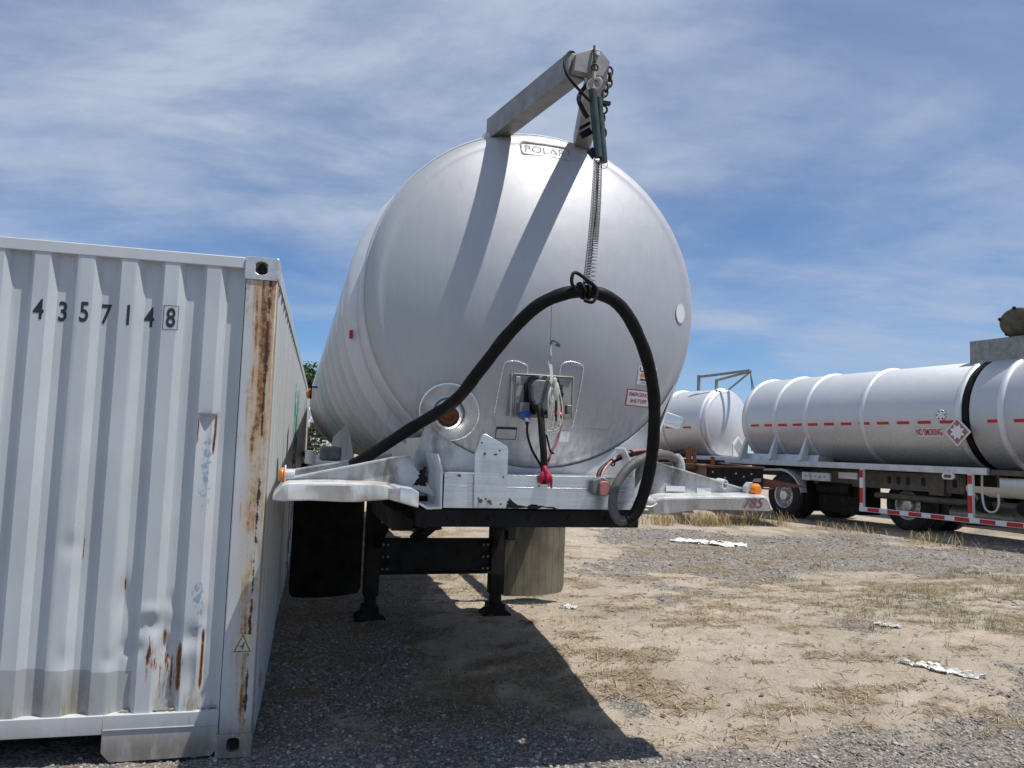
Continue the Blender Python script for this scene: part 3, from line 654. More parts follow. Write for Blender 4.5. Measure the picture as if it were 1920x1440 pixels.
# digits: each sits on its own flat of the corrugation
k0 = -1.181
digs = [('4', k0 + 0.040, 0), ('3', k0 + 0.076 + .033 + .030, 1), ('5', k0 + PIT + 0.044, 0), ('7', k0 + PIT + .139, 1), ('1', k0 + 2 * PIT + .046, 0), ('4', k0 + 2 * PIT + .139, 1), ('8', k0 + 3 * PIT + 0.046, 0)]
m = MB()
for i, (ch, uc, rc) in enumerate(digs):
    V, F = textgeo(ch, 0.104, bold=0.02, width=0.68); w = V[:, 0].max(); yy = (0.046 if rc else 0.008) - 0.0015; z0 = 2.186
    MB().add([(uc - w / 2 + a, yy, z0 + b_) for a, b_ in V], F).build('digit', 'ink', CT, smooth=False, fix=False)
uc = k0 + 3 * PIT + 0.046; m = MB()
bo = [(uc - .037, 2.174), (uc + .037, 2.174), (uc + .037, 2.302), (uc - .037, 2.302)]; bi = [(uc - .034, 2.177), (uc + .034, 2.177), (uc + .034, 2.299), (uc - .034, 2.299)]
m.add([(x, 0.0066, z) for x, z in bo + bi], [(i, (i + 1) % 4, 4 + (i + 1) % 4, 4 + i) for i in range(4)])
m.build('check_digit_box', 'ink', CT, fix=False)
s_ = MB().prism([(-0.112, 0.533), (-0.10, 0.522), (-0.022, 0.520), (-0.022, 0.612), (-0.110, 0.618)], FR, -0.001, 0.0005).build('warning_sticker', 'yellowed', CT)
m = MB()
tri = [(-0.108, 0.528), (-0.030, 0.528), (-0.069, 0.612)]
for i in range(3):
    a, b_ = tri[i], tri[(i + 1) % 3]; m.beam((a[0], -0.002, a[1]), (b_[0], -0.002, b_[1]), 0.003, 0.003)
m.beam((-0.069, -0.002, 0.54), (-0.062, -0.002, 0.575), 0.003, 0.005).beam((-0.08, -0.002, 0.552), (-0.062, -0.002, 0.56), 0.003, 0.004); m.build('warning_triangle', 'ink', s_, fix=False)
m = MB()   # crumbs of dirt on the rail ledge
rs = np.random.RandomState(4)
for (uc, n_) in ((-0.60, 12), (-0.42, 18), (-0.25, 12)):
    m = MB()
    for k in range(n_): m.ball((uc + 0.05 * rs.randn(), 0.02 + 0.02 * rs.rand(), 0.243 + 0.006 * rs.rand()), 0.004 + 0.007 * rs.rand(), 6, (1.6, 1, 0.7))
    m.build('dirt_clods', 'beigeplate', CT, fix=False)['kind'] = 'stuff'
# ================================================================ the near tanker trailer
TK = thing('tanker_trailer', 'big silver tanker trailer facing the camera, with docking plate and dented white nose bumper', 'tanker trailer', (0.1667, 3.774, 0), radians(15.5))
UC, ZC, RT = 0.075, 2.43, 0.945
VE = 0.45
def domev(u, z, rad=RT, ve=VE, uc=UC, zc=ZC, sgn=1):
    r = min(sqrt((u - uc) ** 2 + (z - zc) ** 2), rad) / rad
    if r < 0.91: d = 0.10 + 0.215 * (1 - (r / 0.91) ** 2)
    else:
        t = (r - 0.91) / 0.09; d = 0.10 * sqrt(max(0.0, 1 - t ** 1.7))
    return ve - sgn * d
def head(m, uc, zc, rad, ve, sgn=1, n=72):
    rs_ = [i * 0.91 / 30 for i in range(31)] + [.92, .93, .94, .952, .963, .973, .982, .99, .996, 1.0]
    V = []; F = []
    for r in rs_:
        for k in range(n):
            a = 2 * pi * k / n; u, z = uc + rad * r * cos(a), zc + rad * r * sin(a); V.append((u, domev(u, z, rad, ve, uc, zc, sgn), z))
    for i in range(len(rs_) - 1):
        for k in range(n): F.append((i * n + k, i * n + (k + 1) % n, (i + 1) * n + (k + 1) % n, (i + 1) * n + k))
    m.add(V, F)
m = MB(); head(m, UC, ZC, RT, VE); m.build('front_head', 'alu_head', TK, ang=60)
D = lambda a, b, off=0.003: (a, domev(a, b) - off, b)
def shell(m, uc, zc, prof, n=96): m.lathe([(r, h) for r, h in prof], (uc, 0, zc), (0, 1, 0), n)
m = MB(); shell(m, UC, ZC, [(RT, 0.47), (RT + 0.02, 11.6)], 120); m.build('tank_shell', 'alu', TK, ang=50)
m = MB(); head(m, UC, ZC, RT + .02, 11.6, -1); m.build('rear_head', 'alu_head', TK, ang=60)
m = MB(); shell(m, UC, ZC, [(RT - 0.010, 0.447), (RT - 0.004, 0.436), (RT + 0.006, 0.434), (RT + 0.012, 0.440), (RT + 0.012, 0.52), (RT - 0.002, 0.53)], 120); m.build('head_rim', 'alu', TK, ang=50)
def ring(parent, uc, zc, rad, v, w=0.11, h=0.055, name='ring'):
    pr = [(rad + h * sin(pi * k / 8) ** 0.7 if 0 < k < 8 else rad - 0.01, v - w / 2 + w * k / 8) for k in range(9)]
    m = MB(); shell(m, uc, zc, pr, 96); return m.build(name, 'alu_white', parent, ang=50)
for v in (0.98, 1.62, 2.35, 3.15, 4.05, 5.1, 6.3, 7.6, 9.1, 10.5, 11.5): ring(TK, UC, ZC, RT + .002 + .0015 * v, v, 0.09, 0.072)
# rust coloured ring tape and amber side marker on its stalk
a_ = radians(187); m = MB()
for k in range(6):
    pass
m.box((-0.905, 0.915, 2.22), (-0.885, 0.925, 2.27)); m.build('reflector_tab', 'tapered', TK, fix=False)
ml = MB().beam((-0.88, 6.5, 2.31), (-1.02, 6.5, 2.31), 0.02, 0.02).box((-1.03, 6.45, 2.16), (-1.01, 6.55, 2.33)).build('marker_bracket', 'black', TK)
MB().ball((-1.045, 6.5, 2.22), 0.06, 12, (0.6, 1, 1)).build('lens', 'amber', ml)
# worn maker's plate near the top of the head
outer = rrect(-0.075, 0.212, 3.213, 3.303, 0.02); inner = rrect(-0.066, 0.203, 3.221, 3.295, 0.016)
m = MB(); n = len(outer)
m.add([D(a, b, 0.004) for a, b in outer] + [D(a, b, 0.004) for a, b in inner], [(i, (i + 1) % n, n + (i + 1) % n, n + i) for i in range(n)])
em = m.build('emblem_frame', 'worn', TK, fix=False)
V, F = textgeo('POLAR', 0.044, bold=0.0, width=1.5); sc_ = 0.236 / V[:, 0].max(); V[:, 0] *= sc_
m = MB(); m.add([D(-0.05 + a, 3.237 + b, 0.004) for a, b in V], F); m.build('emblem_lettering', 'worn', em, smooth=False, fix=False)
# stickers on the head
def patch(x0, z0, x1, z1, mat, name, parent=TK, off=0.002, n=6, skew=0.0, **k):
    m = MB(); V = [D(x0 + (x1 - x0) * i / n, z0 + (z1 - z0) * j / n + skew * i / n, off) for j in range(n + 1) for i in range(n + 1)]
    m.add(V, [(j * (n + 1) + i, j * (n + 1) + i + 1, (j + 1) * (n + 1) + i + 1, (j + 1) * (n + 1) + i) for j in range(n) for i in range(n)])
    return m.build(name, mat, parent, fix=False, **k)
def dtext(s_, x0, z0, h, w, mat, parent, name='lettering', bold=0.0, shear=0.0, skew=0.0, off=0.0045):
    V, F = textgeo(s_, h, bold=bold, shear=shear); V[:, 0] *= w / V[:, 0].max(); m = MB(); m.add([D(x0 + a, z0 + b + skew * a, off) for a, b in V], F)
    return m.build(name, mat, parent, smooth=False, fix=False)
st = patch(0.612, 1.990, 0.745, 2.092, 'stick', 'inventory_sticker')
dtext('U333', 0.620, 2.058, 0.026, 0.112, 'ink', st, bold=0.02); dtext('IRON', 0.632, 2.028, 0.022, 0.10, 'orangeink', st, bold=0.03)
patch(0.632, 2.012, 0.732, 2.021, 'ink', 'bar', st, 0.004); dtext('866.', 0.640, 1.998, 0.008, 0.03, 'ink', st)
st = patch(0.553, 1.872, 0.735, 1.962, 'redink', 'emergency_sign', skew=-0.004); patch(0.558, 1.877, 0.730, 1.957, 'stick', 'sign_face', st, 0.0035, skew=-0.004)
dtext('EMERGENCY', 0.566, 1.925, 0.021, 0.156, 'redink', st, bold=0.02, shear=0.15, off=0.0055, skew=-0.02)
dtext('SHUTOFF', 0.580, 1.890, 0.021, 0.118, 'redink', st, bold=0.02, shear=0.15, off=0.0055, skew=-0.02)
st = patch(-0.168, 1.663, -0.058, 1.728, 'ink', 'data_plate'); patch(-0.164, 1.667, -0.062, 1.715, 'greysticker', 'plate_face', st, 0.0035)
m = MB()
for k in range(4): m.box((-0.155, domev(-.11, 1.70) - 0.012, 1.705 - 0.008 * k), (-0.075, domev(-.11, 1.70) - 0.0115, 1.7065 - 0.008 * k))
patch(0.325, 1.712, 0.452, 1.738, 'greysticker', 'narrow_label', skew=-0.004); patch(0.172, 1.662, 0.238, 1.718, 'alu_white', 'blank_label')
m = MB(); cu_, cz_ = 0.900, 2.415; pts = [(cu_ + 0.036 * cos(a * pi / 14), cz_ + 0.056 * sin(a * pi / 14)) for a in range(28)]
m.add([(cu_ + 0.0, domev(cu_, cz_) - 0.006, cz_)] + [(a, domev(a, b) - 0.006, b) for a, b in pts], [(0, i + 1, (i + 1) % 28 + 1) for i in range(28)]); m.build('round_patch', 'stick', TK, fix=False)
# round flange with the rusty pipe stub, left of centre
fu, fz = -0.415, 1.795; fv = domev(fu, fz)
tilt = Vector((-0.28, -1, -0.36)).normalized()
m = MB().lathe([(0.155, -0.01), (0.150, 0.012), (0.145, 0.010), (0.105, 0.012), (0.085, 0.022), (0.078, 0.014)], (fu, fv, fz), tilt, 40)
fl = m.build('pipe_flange', 'casting', TK, ang=50)
m = MB().torus(Vector((fu, fv, fz)) + tilt * 0.003, tilt, 0.150, 0.008, 48, 6); m.build('weld_bead', 'weld', fl)
MB().lathe([(0.078, 0.0), (0.070, 0.075), (0.058, 0.08), (0.054, 0.02)], (fu, fv, fz), tilt, 28).build('pipe_collar', 'weld', fl)
MB().lathe([(0.0, 0.04), (0.03, 0.042), (0.035, 0.055), (0.053, 0.055), (0.053, 0.02)], (fu, fv, fz), tilt, 24).build('pipe_plug', 'rust', fl)
# welded pads, mounting plate
def pad(pts, name):
    p = MB(); p.tube(catmull([D(a, b, 0.002) for a, b in pts], 3), 0.0045, 6); return p.build(name, 'weld', TK)
pad([(-0.045, 1.93), (-0.042, 2.03), (-0.06, 2.05), (-0.10, 2.062), (-0.14, 2.06), (-0.163, 2.045), (-0.170, 2.0), (-0.180, 1.90), (-0.188, 1.80)], 'weld_outline')
pad([(0.135, 1.99), (0.137, 2.05), (0.16, 2.072), (0.20, 2.078), (0.24, 2.07), (0.264, 2.052), (0.262, 1.98), (0.254, 1.86), (0.246, 1.74)], 'weld_outline')
for (x0, x1) in ((-0.186, -0.045), (0.139, 0.252)): patch(x0, 1.75, x1, 2.045, 'alu_head', 'doubler_plate', TK, 0.0015)
PV = 0.185
pl_ = MB().box((-0.118, PV, 1.775), (0.205, PV + 0.006, 1.995)).box((-0.128, PV - 0.004, 1.785), (-0.118, PV + 0.10, 1.998)).box((0.205, PV - 0.004, 1.785), (0.214, PV + 0.10, 1.998)).box((-0.118, PV - 0.012, 1.995), (0.205, PV + 0.09, 2.001)).build('connector_plate', 'beigeplate', TK, bevel=0.002)
MB().box((-0.104, PV - 0.012, 1.78), (-0.080, PV, 1.985)).build('hinge_strip', 'beigeplate', pl_, bevel=0.002)
for z_ in (1.82, 1.88, 1.95): MB().cyl((-0.092, PV - 0.012, z_), (-0.092, PV - 0.019, z_), 0.008, n=8).build('bolt', 'grey', pl_)
m = MB(); hexa = [(-0.04, 1.865), (-0.045, 1.945), (-0.022, 1.975), (0.095, 1.975), (0.125, 1.90), (0.085, 1.80), (0.0, 1.80)]
m.prism(hexa, FR, PV, 0.10); m.prism([(-0.012 + (a - .04) * .8 + .03, 1.89 + (b - 1.89) * 0.85) for a, b in hexa], FR, 0.10, 0.055)
m.prism([(-0.02, 1.93), (-0.01, 1.985), (0.055, 1.985), (0.05, 1.93)], FR, PV, 0.075)
nb_ = m.build('connector_box', 'grey', TK, bevel=0.004)
MB().prism([(0.04 + (a - .04) * 1.06, 1.89 + (b - 1.89) * 1.05) for a, b in hexa], FR, 0.112, 0.100).prism([(-0.055, 1.795), (-0.058, 1.95), (-0.03, 1.988), (0.0, 1.988), (0.0, 1.795)], FR, PV, 0.15).build('gasket', 'black', nb_)
MB().box((0.07, 0.048, 1.905), (0.105, 0.056, 1.945)).build('window', 'ink', nb_)
gl = MB().ball((-0.065, 0.12, 1.79), 0.034, 12, (1, 0.8, 0.9)).cyl((-0.065, 0.185, 1.80), (-0.065, 0.11, 1.79), 0.03, n=14).build('air_coupling', 'blue', TK)
MB().cyl((-0.071, 0.10, 1.775), (-0.071, 0.06, 1.745), 0.012, n=10).box((-0.10, 0.10, 1.80), (-0.05, 0.18, 1.85)).build('fitting', 'grey', gl)
gl = MB().prism([(0.085, 1.77), (0.075, 1.82), (0.095, 1.86), (0.125, 1.86), (0.13, 1.80), (0.115, 1.765)], FR, PV, 0.10).ball((0.105, 0.09, 1.785), 0.028, 10).build('air_coupling', 'redmetal', TK, bevel=0.003)
MB().box((0.135, 0.06, 1.80), (0.165, 0.10, 1.845)).cyl((0.103, 0.08, 1.78), (0.103, 0.06, 1.735), 0.012, n=10).build('fitting', 'grey', gl, bevel=0.004)
MB().tube(catmull([(-0.071, 0.06, 1.75), (-0.071, 0.05, 1.688), (-0.050, 0.03, 1.610), (-0.010, 0.0, 1.533), (0.004, -0.005, 1.48)], 6), 0.0065, 8).build('air_line', 'hose', TK)
MB().tube(catmull([(0.103, 0.06, 1.74), (0.088, 0.05, 1.675), (0.044, 0.02, 1.600), (0.012, -0.005, 1.521), (0.008, 0.0, 1.48)], 6), 0.0065, 8).build('air_line', 'redhose', TK)
MB().tube(catmull([(-0.011, 0.09, 1.86), (-0.012, 0.04, 1.80), (-0.010, 0.0, 1.677), (0.002, 0.0, 1.56), (0.006, 0.0, 1.45)], 6), 0.017, 10).build('electric_cable', 'black', TK)
MB().tube(catmull([(0.02, 0.03, 1.69), (0.027, -0.01, 1.62), (0.045, 0.0, 1.60), (0.05, 0.0, 1.605)], 5), 0.005, 6).build('loose_wire', 'black', TK)

# bolster plate that carries the head, with side gussets
cut = [(UC + (RT - 0.03) * cos(a), ZC + (RT - 0.03) * sin(a)) for a in [radians(t) for t in range(230, 333, 4)]]
poly = [(-0.72, 1.98)] + cut + [(0.905, 2.03), (0.62, 1.44), (0.58, 1.36), (-0.56, 1.36), (-0.62, 1.44)]
poly[0] = (-0.535, 1.70)
MB().prism(poly, FR, 0.36, 0.375).build('bolster', 'grime_shade_white', TK, bevel=0.002)  # greyer paint darkens the white bolster for the head's shade
MB().lathe([(RT - 0.045, 0.30), (RT - 0.02, 0.30), (RT - 0.02, 0.36), (RT - 0.045, 0.36)], (UC, 0, ZC), (0, 1, 0), 48).build('backing_ring', 'grime_shade_white', TK) if False else None
# gusset boxes running back under the tank either side
for s_ in (-1, 1):
    m = MB(); xa = UC + s_ * (0.83 if s_ > 0 else 0.62); xb = UC + s_ * 0.60
    m.add([(xa, 0.375, 2.0 if s_ > 0 else 1.66), (xb, 0.375, 1.36), (xb, 2.6, 1.36), (xa, 2.6, 1.9 if s_ > 0 else 1.64), (xa - s_ * .012, 0.375, 2.0 if s_ > 0 else 1.66), (xb - s_ * .012, 0.375, 1.36), (xb - s_ * .012, 2.6, 1.36), (xa - s_ * .012, 2.6, 1.9 if s_ > 0 else 1.64)], [(0, 1, 2, 3), (4, 7, 6, 5), (0, 4, 5, 1), (1, 5, 6, 2), (2, 6, 7, 3), (3, 7, 4, 0)])
    m.build('gusset', 'white', TK)
# nose plate, its ridges, upright bracket
m = MB().box((-0.488, 0.0, 1.330), (0.487, 0.012, 1.490)).box((-0.488, 0.012, 1.478), (0.487, 0.35, 1.488)).box((-0.488, -0.001, 1.428), (0.487, 0.0, 1.432))
np_ = m.build('nose_plate', 'bright', TK, bevel=0.0015)
m = MB().prism([(-0.345, 1.334), (-0.350, 1.585), (-0.318, 1.678), (-0.300, 1.682), (-0.192, 1.628), (-0.186, 1.615), (-0.186, 1.334)], FR, -0.020, -0.006)
br = m.build('upright_bracket', 'bright', TK, bevel=0.0015)
for (a, b) in ((-0.318, 1.640), (-0.228, 1.605), (-0.252, 1.585), (-0.245, 1.588), (-0.206, 1.480), (-0.325, 1.378), (-0.290, 1.375), (-0.262, 1.352), (-0.215, 1.352)):
    MB().cyl((a, -0.0215, b), (a, -0.0195, b), 0.0045, n=10).build('bolt_hole', 'ink', br)
MB().cyl((-0.315, -0.03, 1.366), (-0.315, -0.02, 1.366), 0.010, n=8).build('bolt', 'rust', br); MB().cyl((-0.272, -0.034, 1.363), (-0.272, -0.02, 1.363), 0.009, n=8).build('bolt', 'rust', br)
MB().cyl((-0.302, -0.024, 1.588), (-0.302, -0.02, 1.588), 0.007, n=8).build('bolt', 'rust', br)
MB().cyl((-0.418, -0.018, 1.482), (-0.418, 0.0, 1.482), 0.006, n=8).build('bolt', 'rust', np_)
MB().cyl((-0.02, -0.012, 1.44), (-0.02, 0.0, 1.44), 0.004, n=8).build('bolt', 'rust', np_)
MB().prism([(-0.495, 1.325), (-0.498, 1.510), (-0.522, 1.580), (-0.528, 1.580), (-0.508, 1.508), (-0.506, 1.335), (-0.560, 1.333), (-0.60, 1.352), (-0.606, 1.345), (-0.565, 1.322)], FR, -0.01, 0.34).build('side_flange', 'white', TK, bevel=0.0015)
MB().prism([(0.495, 1.33), (0.506, 1.535), (0.447, 1.640), (0.440, 1.636), (0.497, 1.533), (0.487, 1.33)], FR, 0.04, 0.16).build('side_flange', 'white', TK, bevel=0.0015)
# electric socket with faded red cap
so_ = MB().prism([(0.235, 1.425), (0.245, 1.475), (0.29, 1.495), (0.335, 1.475), (0.345, 1.425), (0.32, 1.40), (0.26, 1.40)], FR, 0.0, -0.045).build('socket_body', 'grey', TK, bevel=0.006)
MB().prism(rrect(0.272, 0.322, 1.402, 1.472, 0.014, 5), FR, -0.045, -0.066).build('socket_cap', 'pink', so_, bevel=0.004)
MB().tube(catmull([(0.292, 0.02, 1.474), (0.33, 0.06, 1.53), (0.448, 0.12, 1.583), (0.596, 0.18, 1.614), (0.756, 0.25, 1.617), (0.83, 0.4, 1.60)], 6), 0.011, 8).build('brake_line', 'hose', TK)
MB().tube(catmull([(0.31, 0.02, 1.474), (0.345, 0.055, 1.53), (0.448, 0.115, 1.597), (0.596, 0.175, 1.630), (0.756, 0.245, 1.633)], 6), 0.007, 8).build('brake_line', 'pink', TK)
for q in ((0.40, 0.09, 1.562), (0.53, 0.148, 1.612)): MB().torus(q, (0.85, 0.4, 0.35), 0.017, 0.004, 12, 5).build('cable_tie', 'black', TK)

def smear(pts, v, name='grease_smear'):
    rs = np.random.RandomState(len(pts) + int(abs(pts[0][0]) * 100)); P = []
    for i in range(len(pts)):
        a, b_ = pts[i], pts[(i + 1) % len(pts)]
        for k in range(7): t = k / 7; P.append((a[0] + (b_[0] - a[0]) * t + 0.004 * rs.randn(), v, a[1] + (b_[1] - a[1]) * t + 0.003 * rs.randn()))
    c = (sum(p[0] for p in P) / len(P), v, sum(p[2] for p in P) / len(P)); n = len(P)
    MB().add([c] + P, [(0, i + 1, (i + 1) % n + 1) for i in range(n)]).build(name, 'black', TK, fix=False)
smear([(-0.62, 1.425), (-0.555, 1.43), (-0.56, 1.52), (-0.585, 1.50), (-0.60, 1.455)], 0.0985)
smear([(-0.185, 1.334), (-0.06, 1.334), (-0.12, 1.345), (-0.165, 1.375)], -0.0035)
smear([(-0.08, 1.334), (0.08, 1.334), (0.02, 1.342), (-0.04, 1.350)], -0.0035)
# outrigger wings with flanges, hub lights and dented bumpers
def wing(pts_lo, pts_hi, v, name='outrigger', mat='grime_shade_white'):
    m = MB(); n = len(pts_hi); poly = pts_hi + pts_lo[::-1]
    m.prism(poly, FR, v, v + 0.008)
    for i in range(n - 1):
        a, b = pts_hi[i], pts_hi[i + 1]
        m.add([(a[0], v - 0.018, a[1]), (b[0], v - 0.018, b[1]), (b[0], v + 0.06, b[1]), (a[0], v + 0.06, a[1]), (a[0], v - 0.018, a[1] + .008), (b[0], v - 0.018, b[1] + .008), (b[0], v + 0.06, b[1] + .008), (a[0], v + 0.06, a[1] + .008)],
              [(0, 3, 2, 1), (4, 5, 6, 7), (0, 1, 5, 4), (1, 2, 6, 5), (2, 3, 7, 6), (3, 0, 4, 7)])
    return m.build(name, mat, TK, bevel=0.001)
wing([(-1.172, 1.405), (-0.60, 1.405), (-0.50, 1.37)], [(-1.176, 1.447), (-0.642, 1.567), (-0.618, 1.520)], 0.10)
wing([(-1.172, 1.425), (-0.62, 1.425)], [(-1.180, 1.466), (-0.680, 1.566)], 0.50)
wing([(0.50, 1.36), (1.195, 1.40)], [(0.640, 1.570), (1.200, 1.430)], 0.12)
wing([(0.50, 1.38), (1.195, 1.40)], [(0.58, 1.60), (1.200, 1.452)], 0.50)
for x0, x1 in ((-1.18, -0.60), (0.60, 1.20)): MB().box((x0, 0.03, 1.365), (x1, 2.75, 1.380)).build('hose_tray', 'grime_shade_white', TK)
for (x0, x1, z0) in ((0.72, 0.83, 1.42), (0.90, 0.985, 1.415)): MB().box((x0, 0.1155, z0), (x1, 0.119, z0 + 0.028)).build('rivet_plate', 'white', TK)
def bumper(pts, name='bumper', mat='whitecurb', v0=-0.03):
    """pts: (u, ztop, zbot, bulge) swept as a folded lip: rounded nose then a flat top running back"""
    V = []; F = []; K = 11
    for (u, zt, zb, bu, v) in pts:
        h = zt - zb
        prof = [(v + 0.26, zt + 0.012), (v + 0.10, zt + 0.008), (v + 0.010, zt + 0.001), (v + 0.001, zt - 0.004), (v - 0.001, zt - 0.012), (v - bu * 0.6, zt - h * .42), (v - bu, zb + h * .30), (v - bu * 0.5 if bu > 0 else v - bu * 1.4, zb + 0.006), (v + 0.004 - min(0, bu * 1.5), zb), (v + 0.010 - min(0, bu * 1.5), zb + 0.004), (v + 0.26, zt - 0.004)]
        V += [(u, a, b) for a, b in prof]
    n = len(pts)
    for i in range(n - 1):
        for k in range(K): F.append((i * K + k, i * K + (k + 1) % K, (i + 1) * K + (k + 1) % K, (i + 1) * K + k))
    F.append(tuple(range(K))); F.append(tuple((n - 1) * K + k for k in range(K)))
    m = MB(); m.add(V, F); return m.build(name, mat, TK, ang=20)
def dense(keys, n=60):
    us = np.linspace(keys[0][0], keys[-1][0], n); ka = np.array(keys); out = []
    for u in us:
        row = [u]
        for c in range(1, 5):
            row.append(float(np.interp(u, ka[:, 0], ka[:, c])))
        out.append(tuple(row))
    return out
Lb = dense([(-1.255, 1.372, 1.355, 0, -0.01), (-1.215, 1.424, 1.352, .0, -.02), (-1.19, 1.432, 1.354, .004, -0.03), (-1.10, 1.436, 1.357, -.004, -0.028), (-1.02, 1.438, 1.354, -0.014, -0.028), (-0.96, 1.438, 1.352, -.012, -.028), (-0.88, 1.436, 1.354, 0.006, -0.03), (-0.80, 1.433, 1.362, 0.005, -0.03), (-0.752, 1.430, 1.366, 0.002, -0.03), (-0.748, 1.428, 1.366, -.012, -.024), (-0.700, 1.424, 1.354, -0.012, -0.022), (-0.696, 1.424, 1.354, 0.004, -.03), (-0.640, 1.416, 1.338, 0.004, -0.03), (-0.608, 1.400, 1.330, 0, -0.02)], 120)
MB(); bumper(Lb)
Rb = dense([(0.588, 1.352, 1.335, 0, 0.0), (0.602, 1.385, 1.312, -.004, -.01), (0.64, 1.397, 1.312, -.004, -0.03), (0.70, 1.400, 1.318, -.016, -0.03), (0.85, 1.404, 1.334, -.020, -0.03), (1.0, 1.408, 1.336, -.020, -0.03), (1.15, 1.412, 1.334, -.020, -0.03), (1.225, 1.412, 1.332, -.016, -0.03), (1.25, 1.385, 1.332, -.006, -.02), (1.268, 1.345, 1.333, 0, -0.01)], 70)
rb_ = bumper(Rb)
V, F = textgeo('785', 0.057, bold=0.0, shear=0.12); V[:, 0] *= 0.112 / V[:, 0].max(); m = MB(); m.add([(1.098 + a, -0.0335 + 0.020 * (1 - b / 0.060), 1.343 + b + 0.02 * a) for a, b in V], F); m.build('number_lettering', 'fadedred', rb_, smooth=False, fix=False)
# crumpled white lip between nose plate and right bumper, with its lamp
MB().box((0.505, 0.0, 1.345), (0.60, 0.25, 1.372)).ball((0.545, 0.0, 1.375), 0.04, 12, (1.3, 0.7, 0.7)).tube(catmull([(0.52, -0.03, 1.352), (0.56, -0.04, 1.350), (0.60, -0.02, 1.365)], 5), 0.004, 6).build('bumper_end', 'whitecurb', TK, bevel=0.005)
for (u, z, s_) in ((-1.205, 1.463, -1), (1.205, 1.440, 1)):
    b_ = MB().cyl((u + s_ * 0.0, 0.11, z), (u + s_ * 0.008, 0.11, z), 0.045, n=24).cyl((u - s_ * 0.04, 0.11, z), (u, 0.11, z), 0.028, n=16)
    if s_ > 0: b_ = MB().prism([(1.165, 1.415), (1.165, 1.455), (1.185, 1.478), (1.203, 1.478), (1.21, 1.415)], FR, 0.06, 0.10)
    lt = b_.build('marker_light', 'grime_shade_white', TK, bevel=0.002)
    if s_ < 0: MB().lathe([(0.034, 0), (0.034, 0.022), (0.026, 0.03), (0.0, 0.032)], (u - 0.002, 0.11, z), (-1, -0.15, 0), 20).build('lens', 'amber', lt)
    else: MB().lathe([(0.034, 0), (0.033, 0.014), (0.022, 0.028), (0.0, 0.032)], (1.212, 0.055, 1.440), (0.15, -1, 0), 20).build('lens', 'amber', lt)

# fifth-wheel plate, landing gear, cross panel, mud flaps
MB().box((-0.60, 0.03, 1.238), (0.525, 1.15, 1.322)).box((-0.70, 0.20, 1.20), (-0.60, 1.2, 1.30)).build('coupler_plate', 'black', TK, bevel=0.004)
MB().cyl((0.0, 0.75, 1.24), (0.0, 0.75, 1.15), 0.045, n=16).build('kingpin', 'black', TK)
for x0 in (-0.50, 0.36): MB().box((x0, 1.1, 1.22), (x0 + 0.14, 11.4, 1.36)).build('frame_rail', 'frame', TK)
for v_ in (1.2, 2.2, 2.9, 3.6, 4.8, 6.4, 8.0): MB().box((-0.62, v_, 1.17), (0.62, v_ + 0.10, 1.28)).build('crossmember', 'black', TK)
MB().box((-0.62, 0.36, 1.28), (0.62, 2.6, 1.36)).build('belly_plate', 'black', TK)
for xc in (-0.505, 0.570):
    lg = MB().box((xc - 0.062, 2.94, 0.36), (xc + 0.062, 3.06, 1.20)).build('landing_leg', 'black', TK, bevel=0.005)
    MB().box((xc - 0.045, 2.955, 0.20), (xc + 0.045, 3.045, 0.50)).build('inner_leg', 'black', lg, bevel=0.004)
    MB().prism([(xc - 0.13, 0.165), (xc - 0.12, 0.20), (xc - 0.07, 0.23), (xc - 0.065, 0.28), (xc + 0.065, 0.28), (xc + 0.07, 0.23), (xc + 0.12, 0.20), (xc + 0.13, 0.165)], FR, 2.90, 3.10).build('foot', 'black', lg, bevel=0.004)
gb = MB().box((0.64, 2.92, 0.82), (0.72, 3.08, 1.02)).build('gearbox', 'black', TK, bevel=0.01)
for (a, b_) in [(x_, z_) for x_ in (-0.42, -0.38, 0.44, 0.48) for z_ in (0.58, 0.68, 0.78)]: MB().cyl((a, 2.962, b_), (a, 2.95, b_), 0.011, n=6).build('bolt', 'grey', TK)
for k in range(5):
    u_ = -0.45 + 0.2 * k; MB().cyl((u_, 0.028, 1.28), (u_, 0.018, 1.28), 0.012, n=6).build('bolt', 'black', TK)
MB().tube(catmull([(-0.62, 0.4, 1.36), (-0.66, 0.25, 1.30), (-0.60, 0.12, 1.25), (-0.50, 0.4, 1.20)], 8), 0.008, 6).build('air_line', 'hose', TK)
MB().cyl((-0.25, 4.0, 1.02), (0.5, 4.0, 1.02), 0.14, n=20).build('air_tank', 'black', TK, ang=50)
MB().beam((0.44, 2.2, 1.24), (0.54, 3.0, 0.75), 0.05, 0.05).build('leg_brace', 'black', TK); MB().beam((-0.40, 2.2, 1.24), (-0.48, 3.0, 0.75), 0.05, 0.05).build('leg_brace', 'black', TK)
MB().beam((-0.20, 1.3, 1.22), (-0.15, 3.0, 0.82), 0.09, 0.06).build('leg_brace', 'black', TK)
MB().box((-0.445, 2.97, 0.535), (0.508, 2.985, 0.835)).box((-0.445, 2.94, 0.815), (0.508, 2.97, 0.835)).box((-0.445, 2.94, 0.535), (0.508, 2.97, 0.55)).build('cross_panel', 'rustbrown' if False else 'black', TK, bevel=0.002)
MB().cyl((-0.44, 3.0, 1.02), (0.51, 3.0, 1.02), 0.022, n=10).build('crank_shaft', 'black', TK)
